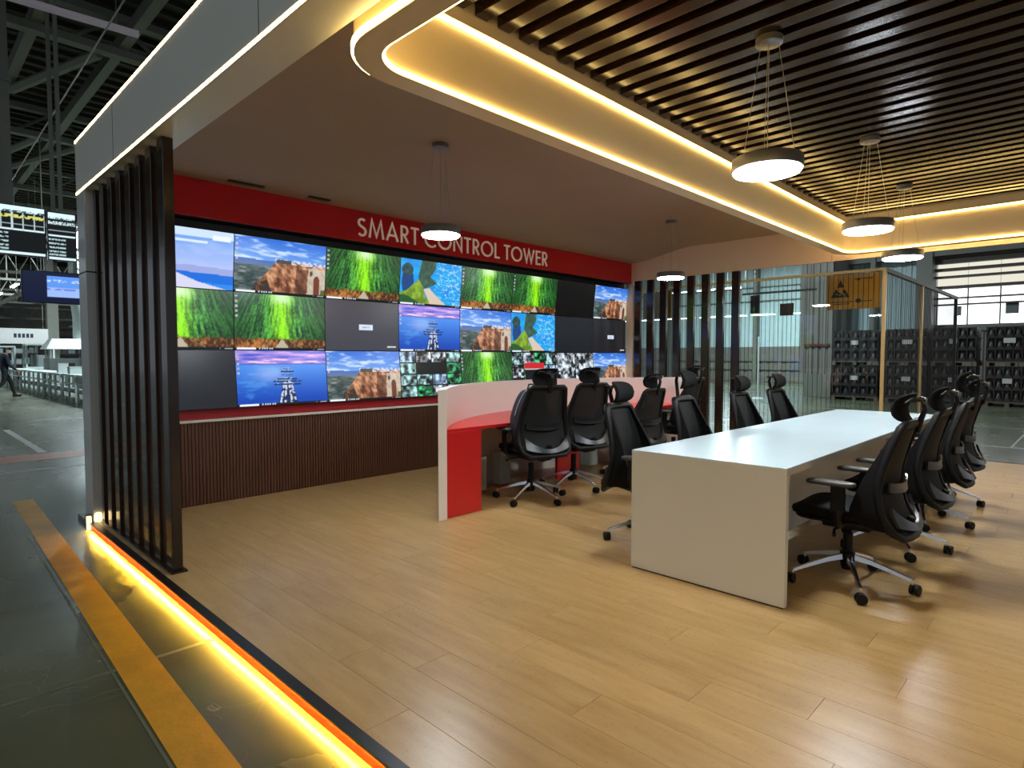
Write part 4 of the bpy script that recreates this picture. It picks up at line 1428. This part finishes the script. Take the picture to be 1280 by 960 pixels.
# lamps added to brighten the hall (each with its own light)
for i, (kw, x, y, z, lab) in enumerate(((1.2, 7.5, 21.0, 7.2, 'first added fill lamp behind the assembly benches'), (1.5, 7.0, 33.0, 7.2, 'second added fill lamp over the hood machine'), (0.6, -3.4, 40.0, 7.2, 'third added fill lamp far down the left aisle'),
                                    (0.7, 17.0, 7.5, 6.6, 'added fill lamp over the far bay behind the fins'), (1.3, 29.0, 13.0, 6.8, 'added fill lamp in front of the pale far wall'))):
    t = thing('hall_fill_lamp', lab, 'lamp', (x, y, z), 0, 'added fill lamps of the hall')
    MB().lathe([(0.26, 0.0), (0.24, 0.06), (0.1, 0.16), (0.06, 0.3)], 20).build('reflector', M_RAY, t)
    MB().lathe([(0.22, -0.02), (0.23, -0.002)], 20).build('lens', emat('fill_lens', (0.86, 0.96, 1, 1), 12), t)
    MB().cyl((0, 0, 0.29), (0, 0, (8.29 if x < 20 else 8.39) - z), 0.02, n=6).build('stem', M_RAY, t)
    ld = bpy.data.lights.new('hall_fill_light', 'AREA')
    ld.shape = 'DISK'
    ld.size = 0.8
    ld.energy = HALL_W * kw
    ld.color = (0.80, 0.93, 1.0)
    lo = bpy.data.objects.new('hall_fill_light', ld)
    COL.objects.link(lo)
    lo.parent = t
    lo.location = (0, 0, -0.06)

# production display boards hanging over the aisle
def table_pic(w, h, seed, cols):
    global UU, VV
    img = np.zeros((h, w, 3)) + C3(6, 8, 10)
    u, v = np.meshgrid((np.arange(w) + .5) / w, (np.arange(h) + .5) / h)
    wh = C3(214, 238, 242)
    n = vnoise(u, v, 60, seed)
    img = blend(img, v > .86, wh)
    img = blend(img, (abs(v - .88) < .025) * (n > .5), C3(40, 70, 80))
    img = blend(img, (v > .50) * (v < .535) + (v > .02) * (v < .075), wh)
    for q in (.62, .70):
        img = blend(img, abs(v - q) < .008, C3(150, 170, 176))
    for c in range(cols + 1):
        img = blend(img, (abs(u - c / cols) < .007) * (v > .5) * (v < .86), C3(190, 210, 214))
    img = blend(img, (abs(v - .78) < .03) * (n > .42), C3(206, 206, 110) if seed % 2 else C3(190, 215, 215))
    for q in (.43, .35, .27, .19, .12):
        img = blend(img, (abs(v - q) < .016) * (u < .62) * (n > .35), C3(170, 196, 200))
    return img
def display(x, y, z, w, h, img, label, yaw=0.0, shell=M_BEZEL, pole=1.5):
    t = thing('hanging_display', label, 'screen', (x, y, z), yaw, 'displays hanging over the left aisle')
    MB().box(-w / 2 - 0.015, w / 2 + 0.015, 0.004, 0.07, -0.015, h + 0.015).build('housing', shell, t, bevel=0.004)
    link('screen', picture_mesh('table', img, w, h, M_SCREEN), t)
    MB().box(-0.03, 0.03, 0.03, 0.06, h, 8.29 - z).build('hanger', M_RAY, t)
    return t
display(1.30, 13.0, 3.06, 1.30, 0.80, table_pic(96, 60, 3, 9), 'wide production table display hanging at the left picture edge')
display(2.19, 13.0, 3.03, 0.38, 0.80, table_pic(40, 60, 6, 2), 'narrow production table display beside the wide one')
duct = thing('hanging_duct', 'pale square duct dropping from the roof behind the displays', 'duct', (1.40, 13.6, 4.0))
MB().box(-0.19, 0.19, -0.19, 0.19, 0, 4.4).build('shaft', M_RAY, duct)
MB().box(-0.22, 0.22, -0.22, 0.22, 2.0, 2.06).build('flange', M_RAY, duct)
u, v = np.meshgrid((np.arange(80) + .5) / 80, (np.arange(46) + .5) / 46)
tvp = np.zeros((46, 80, 3)) + C3(20, 26, 52)
win = (u > .36) & (v > .2) & (v < .88)
tvp = blend(tvp, win, C3(92, 146, 232))
tvp = blend(tvp, win & (v < .5), C3(150, 180, 240))
tvp = blend(tvp, win & (abs(v - .72) < .05) & (vnoise(u, v, 40, 2) > .55), C3(190, 214, 246))
tvp = blend(tvp, win & (abs(v - .45) < .03) & (u < .8) & (vnoise(u, v, 30, 4) > .4), C3(110, 130, 210))
display(2.10, 13.1, 2.30, 0.92, 0.52, tvp, 'dark blue television hanging under the production displays', 0.0, M_NAVY, 0.5)
lb = sbox('pillar_sign', (2.50, 2.56, 13.9, 13.93, 2.9, 3.8), M_PAPER)
tag(lb, 'narrow white sign strip beside the hanging displays', 'sign')

# assembly benches along the aisle
def bench(y, label):
    t = thing('assembly_bench', label, 'workbench', (4.0, y, PF), 0, 'assembly benches along the left aisle')
    MB().box(0, 0.7, -1.05, 1.05, 0.80, 0.86).build('bench_top', M_MACHW, t)
    MB().box(0.05, 0.65, -1.0, 1.0, 0.28, 0.31).build('lower_shelf', M_MACHG, t)
    for xx in (0.02, 0.63):
        for q in (-1.0, 0.0, 0.98):
            MB().box(xx, xx + 0.05, q, q + 0.05, 0, 0.8).build('leg', M_MACHW, t)
    MB().box(0.0, 0.03, -1.0, 1.0, 0.55, 0.60).build('front_rail', M_MACHW, t)
    return t
BO = ['nearest', 'second', 'third', 'fourth', 'fifth', 'sixth', 'seventh', 'eighth']
for i in range(8):
    bench(21.4 + i * 2.25, BO[i] + ' white assembly bench from the front along the left aisle')
for i, (x, y, w, d, hh, lab) in enumerate(((4.35, 22.0, .35, .3, .28, 'small pale box on the nearest assembly bench'), (4.35, 24.3, .4, .4, .2, 'flat pale case on the second assembly bench'), (4.35, 26.5, .3, .3, .3, 'small pale box on the third assembly bench'))):
    t = thing('parts_box', lab, 'box', (x, y, PF + 0.86))
    MB().box(-w / 2, w / 2, -d / 2, d / 2, 0, hh).build('body', M_MACHW, t, bevel=0.01)
    MB().box(-w / 2 - .01, w / 2 + .01, -d / 2 - .01, d / 2 + .01, hh, hh + .03).build('lid', M_PAPER, t)

# extraction hood machine
hm = thing('hood_machine', 'pale machine with a sloping extraction hood and duct behind the benches', 'machine', (5.75, 33.0, PF))
MB().box(-0.9, 0.9, -0.7, 0.7, 0.0, 1.35).build('body', M_MACHG, hm, bevel=0.02)
MB().box(-0.6, 0.0, -0.72, -0.69, 0.95, 1.15).build('control_window', M_CRATE, hm)
hood = MB()
hood.add([(-1.0, -0.8, 1.75), (1.0, -0.8, 1.75), (1.0, 0.8, 1.75), (-1.0, 0.8, 1.75), (-0.75, -0.5, 2.2), (0.75, -0.5, 2.2), (0.75, 0.5, 2.2), (-0.75, 0.5, 2.2)],
         [(0, 1, 5, 4), (1, 2, 6, 5), (2, 3, 7, 6), (3, 0, 4, 7), (4, 5, 6, 7), (3, 2, 1, 0)])
hood.build('hood', M_MACHW, hm, smooth=0)
for xx in (-0.85, 0.8):
    for yy in (-0.65, 0.6):
        MB().box(xx, xx + 0.05, yy, yy + 0.05, 1.35, 1.76).build('hood_post', M_MACHW, hm)
MB().tube([(0.3, 0, 2.2), (0.3, 0, 3.2), (0.2, 0, 4.2), (0.2, 0, 7.3)], 0.22, 12).build('duct', M_MACHW, hm)
# tall machine frames behind
for i, (x, y, w, hh, lab) in enumerate(((5.5, 39.5, 1.2, 2.0, 'tall pale machine frame left of the hood machine'), (4.0, 41.0, 1.4, 1.9, 'pale machine cabinet at the far end of the aisle'), (7.6, 34.0, 1.1, 2.2, 'grey machine tower behind the hood machine'))):
    t = thing('machine_frame', lab, 'machine', (x, y, PF))
    MB().box(-w / 2, w / 2, -0.5, 0.5, 0, 0.9).build('body', M_MACHW if i != 2 else M_MACHG, t, bevel=0.02)
    for xx in (-w / 2, w / 2 - .08):
        for yy in (-0.5, 0.42):
            MB().box(xx, xx + 0.08, yy, yy + 0.08, 0.9, hh).build('post', M_MACHW, t)
    MB().box(-w / 2, w / 2, -0.5, 0.5, hh, hh + 0.08).build('top_frame', M_MACHW, t)
    MB().box(-w / 4, w / 4, -0.3, 0.3, 0.9, 1.5).build('head_unit', M_MACHG, t, bevel=0.02)
bn = thing('hanging_banner', 'white banner board with dark lettering hanging far down the aisle', 'banner', (4.0, 38.0, 2.0))
MB().box(-1.6, 1.7, 0, 0.04, 0, 0.75).build('board', M_PAPER, bn)
for q in range(5):
    MB().box(0.35 + q * 0.16, 0.46 + q * 0.16, -0.01, 0, 0.3, 0.5).build('letter_block', M_NAVY, bn)
for q in (-1.4, 1.5):
    MB().cyl((q, 0.02, 0.75), (q, 0.02, 5.6), 0.012, n=5).build('drop_wire', M_RAY, bn)
for i, (z, xx) in enumerate(((3.35, 3.1), (3.0, 7.3))):
    t = thing('service_rail', ('upper' if i == 0 else 'lower') + ' pale service rail running above the assembly benches', 'rail', (xx, 20, z))
    MB().box(-0.06, 0.06, 0, 22, 0, 0.1).build('rail', M_RAY, t)
    for q in (1, 6, 11, 16, 21):
        MB().cyl((0, q, 0.1), (0, q, 4.1), 0.015, n=5).build('drop_rod', M_RAY, t)

for i, (y, z, x0, x1) in enumerate(((25.5, 5.0, -4, 9), (30.5, 4.6, -4, 10), (36.5, 4.2, -4, 12), (44.5, 4.4, -6, 14), (50.5, 3.8, -6, 16))):
    t = thing('lattice_gantry', BO[i] + ' grey lattice gantry crossing above the left aisle', 'gantry', (0, y, z), 0, 'lattice gantries above the aisle')
    MB().box(x0, x1, -0.06, 0.06, 0, 0.1).build('lower_chord', M_RAY, t)
    MB().box(x0, x1, -0.06, 0.06, 0.7, 0.8).build('upper_chord', M_RAY, t)
    lt = MB()
    x = x0
    while x < x1 - 0.7:
        lt.tube([(x, 0, 0.05), (x + 0.35, 0, 0.75), (x + 0.7, 0, 0.05)], 0.03, 5)
        x += 0.7
    lt.build('web', M_RAY, t, smooth=0)
    for q in (x0 + 0.5, (x0 + x1) / 2, x1 - 0.5):
        MB().cyl((q, 0, 0.8), (q, 0, 7.4 - z), 0.03, n=6).build('drop_rod', M_RAY, t)
for i, (y, x) in enumerate(((46, 3.0), (47, 5.4), (52, 3.6), (52.5, 6.2), (53, 8.8))):
    t = thing('storage_rack', BO[i] + ' tall storage rack from the left at the far end of the hall', 'rack', (x, y, PF), 0, 'storage racks at the far end')
    for xx in (-1.0, 0.95):
        for yy in (-0.4, 0.35):
            MB().box(xx, xx + 0.06, yy, yy + 0.06, 0, 2.6).build('upright', M_MACHW, t)
    for zz in (0.3, 0.95, 1.6, 2.25):
        MB().box(-1.0, 1.0, -0.4, 0.4, zz, zz + 0.05).build('shelf', M_MACHG, t)
        q = -0.9
        while q < 0.6:
            w = 0.2 + 0.3 * rnd.random()
            MB().box(q, q + w, -0.3, 0.3, zz + 0.05, zz + 0.2 + 0.25 * rnd.random()).build('bin', [M_MACHW, M_MACHG, M_CRATE, M_TEAL][rnd.randrange(4)], t)
            q += w + 0.05

for i, yy in enumerate((24.0, 28.2, 32.6, 37.0, 41.5)):  # lamp row added to brighten the aisle floor by reflection
    tube_light(3.3, yy, 3.9, 1.5, 'y', BO[i] + ' added tube lamp hanging above the assembly benches, counted from the front', 'added tube lamps above the benches', emat('bench_fill_tube', (0.82, 0.95, 1.0, 1), 22.0))

# walking person at the left picture edge
def person(loc, rotz, label):
    vs = [(0, 0, 0.98), (0, 0.02, 1.22), (0, 0.03, 1.43), (0, 0.05, 1.53), (0, 0.07, 1.62), (0, 0.07, 1.74),
          (-0.10, 0, 0.93), (-0.11, 0.22, 0.53), (-0.11, 0.30, 0.12), (-0.11, 0.42, 0.04),
          (0.10, 0, 0.93), (0.11, -0.06, 0.52), (0.11, -0.38, 0.20), (0.11, -0.36, 0.06),
          (-0.20, 0.02, 1.42), (-0.25, -0.08, 1.14), (-0.24, 0.06, 0.92), (-0.23, 0.12, 0.84),
          (0.20, 0.02, 1.42), (0.25, 0.06, 1.14), (0.24, 0.24, 0.98), (0.23, 0.31, 0.93)]
    es = [(0, 1), (1, 2), (2, 3), (3, 4), (4, 5), (0, 6), (6, 7), (7, 8), (8, 9), (0, 10), (10, 11), (11, 12), (12, 13), (2, 14), (14, 15), (15, 16), (16, 17), (2, 18), (18, 19), (19, 20), (20, 21)]
    rr = [.16, .15, .16, .06, .085, .085, .10, .075, .05, .04, .10, .075, .05, .045, .075, .055, .042, .035, .075, .055, .042, .035]
    me = bpy.data.meshes.new('person')
    me.from_pydata(vs, es, [])
    o = bpy.data.objects.new('person', me)
    COL.objects.link(o)
    o.location = loc
    o.rotation_euler = (0, 0, rotz)
    md = o.modifiers.new('skin', 'SKIN')
    for i, r in enumerate(rr):
        me.skin_vertices[0].data[i].radius = (r, r * (0.72 if i in (0, 1, 2) else 1.0))
    me.skin_vertices[0].data[0].use_root = True
    sb = o.modifiers.new('sub', 'SUBSURF')
    sb.levels = sb.render_levels = 2
    dg = bpy.context.evaluated_depsgraph_get()
    ev = o.evaluated_get(dg)
    m2 = bpy.data.meshes.new_from_object(ev)
    o.modifiers.clear()
    o.data = m2
    m2.materials.clear()
    for mm in (mat('work_jacket_navy', rgb(26, 34, 52), 0.8, var=0.2), mat('work_trousers_dark', rgb(24, 22, 24), 0.8, var=0.2), mat('skin_tone', rgb(168, 122, 96), 0.6, var=0.05), mat('hair_dark', rgb(22, 18, 16), 0.7, var=0.1)):
        m2.materials.append(mm)
    for p in m2.polygons:
        c = p.center
        p.use_smooth = True
        if c.z > 1.66 or (c.z > 1.56 and c.y < 0.06):
            p.material_index = 3
        elif c.z > 1.52 or (c.z < 0.96 and abs(c.x) > 0.19):
            p.material_index = 2
        elif c.z < 0.95:
            p.material_index = 1
    tag(o, label, 'person')
    # five-fingered hands and face are a few pixels at most here: small clothing pieces follow
    MB().sup((0, 0.145, 1.60), (0.016, 0.02, 0.022), 0.8, 0.8, 10, 8).build('nose', MATS['skin_tone'], o)
    for s in (-1, 1):
        MB().sup((s * 0.08, 0.06, 1.62), (0.012, 0.022, 0.032), 0.8, 0.8, 10, 8).build('ear', MATS['skin_tone'], o)
    for (hx, hy, hz) in ((-0.23, 0.12, 0.82), (0.23, 0.32, 0.915)):
        hm_ = MB()
        for f in range(4):
            hm_.tube([(hx, hy - 0.03 + f * 0.02, hz), (hx, hy - 0.02 + f * 0.02, hz - 0.05), (hx, hy + f * 0.016, hz - 0.085 + abs(f - 1.5) * .006)], [0.011, 0.010, 0.008], 6)
        hm_.tube([(hx, hy + 0.03, hz + 0.01), (hx, hy + 0.055, hz - 0.02), (hx, hy + 0.055, hz - 0.05)], [0.012, 0.010, 0.008], 6)
        hm_.build('fingers', MATS['skin_tone'], o, smooth=60)
    for (sx_, sy_, sz_) in ((-0.11, 0.38, 0.05), (0.11, -0.33, 0.09)):
        MB().sup((sx_, sy_, sz_), (0.05, 0.14, 0.05), 0.6, 0.7, 16, 10).build('shoe', M_BLACK, o, smooth=60)
    return o
person((2.86, 27.6, PF), -PI / 2 + 0.2, 'person in dark work clothes walking along the far left aisle')
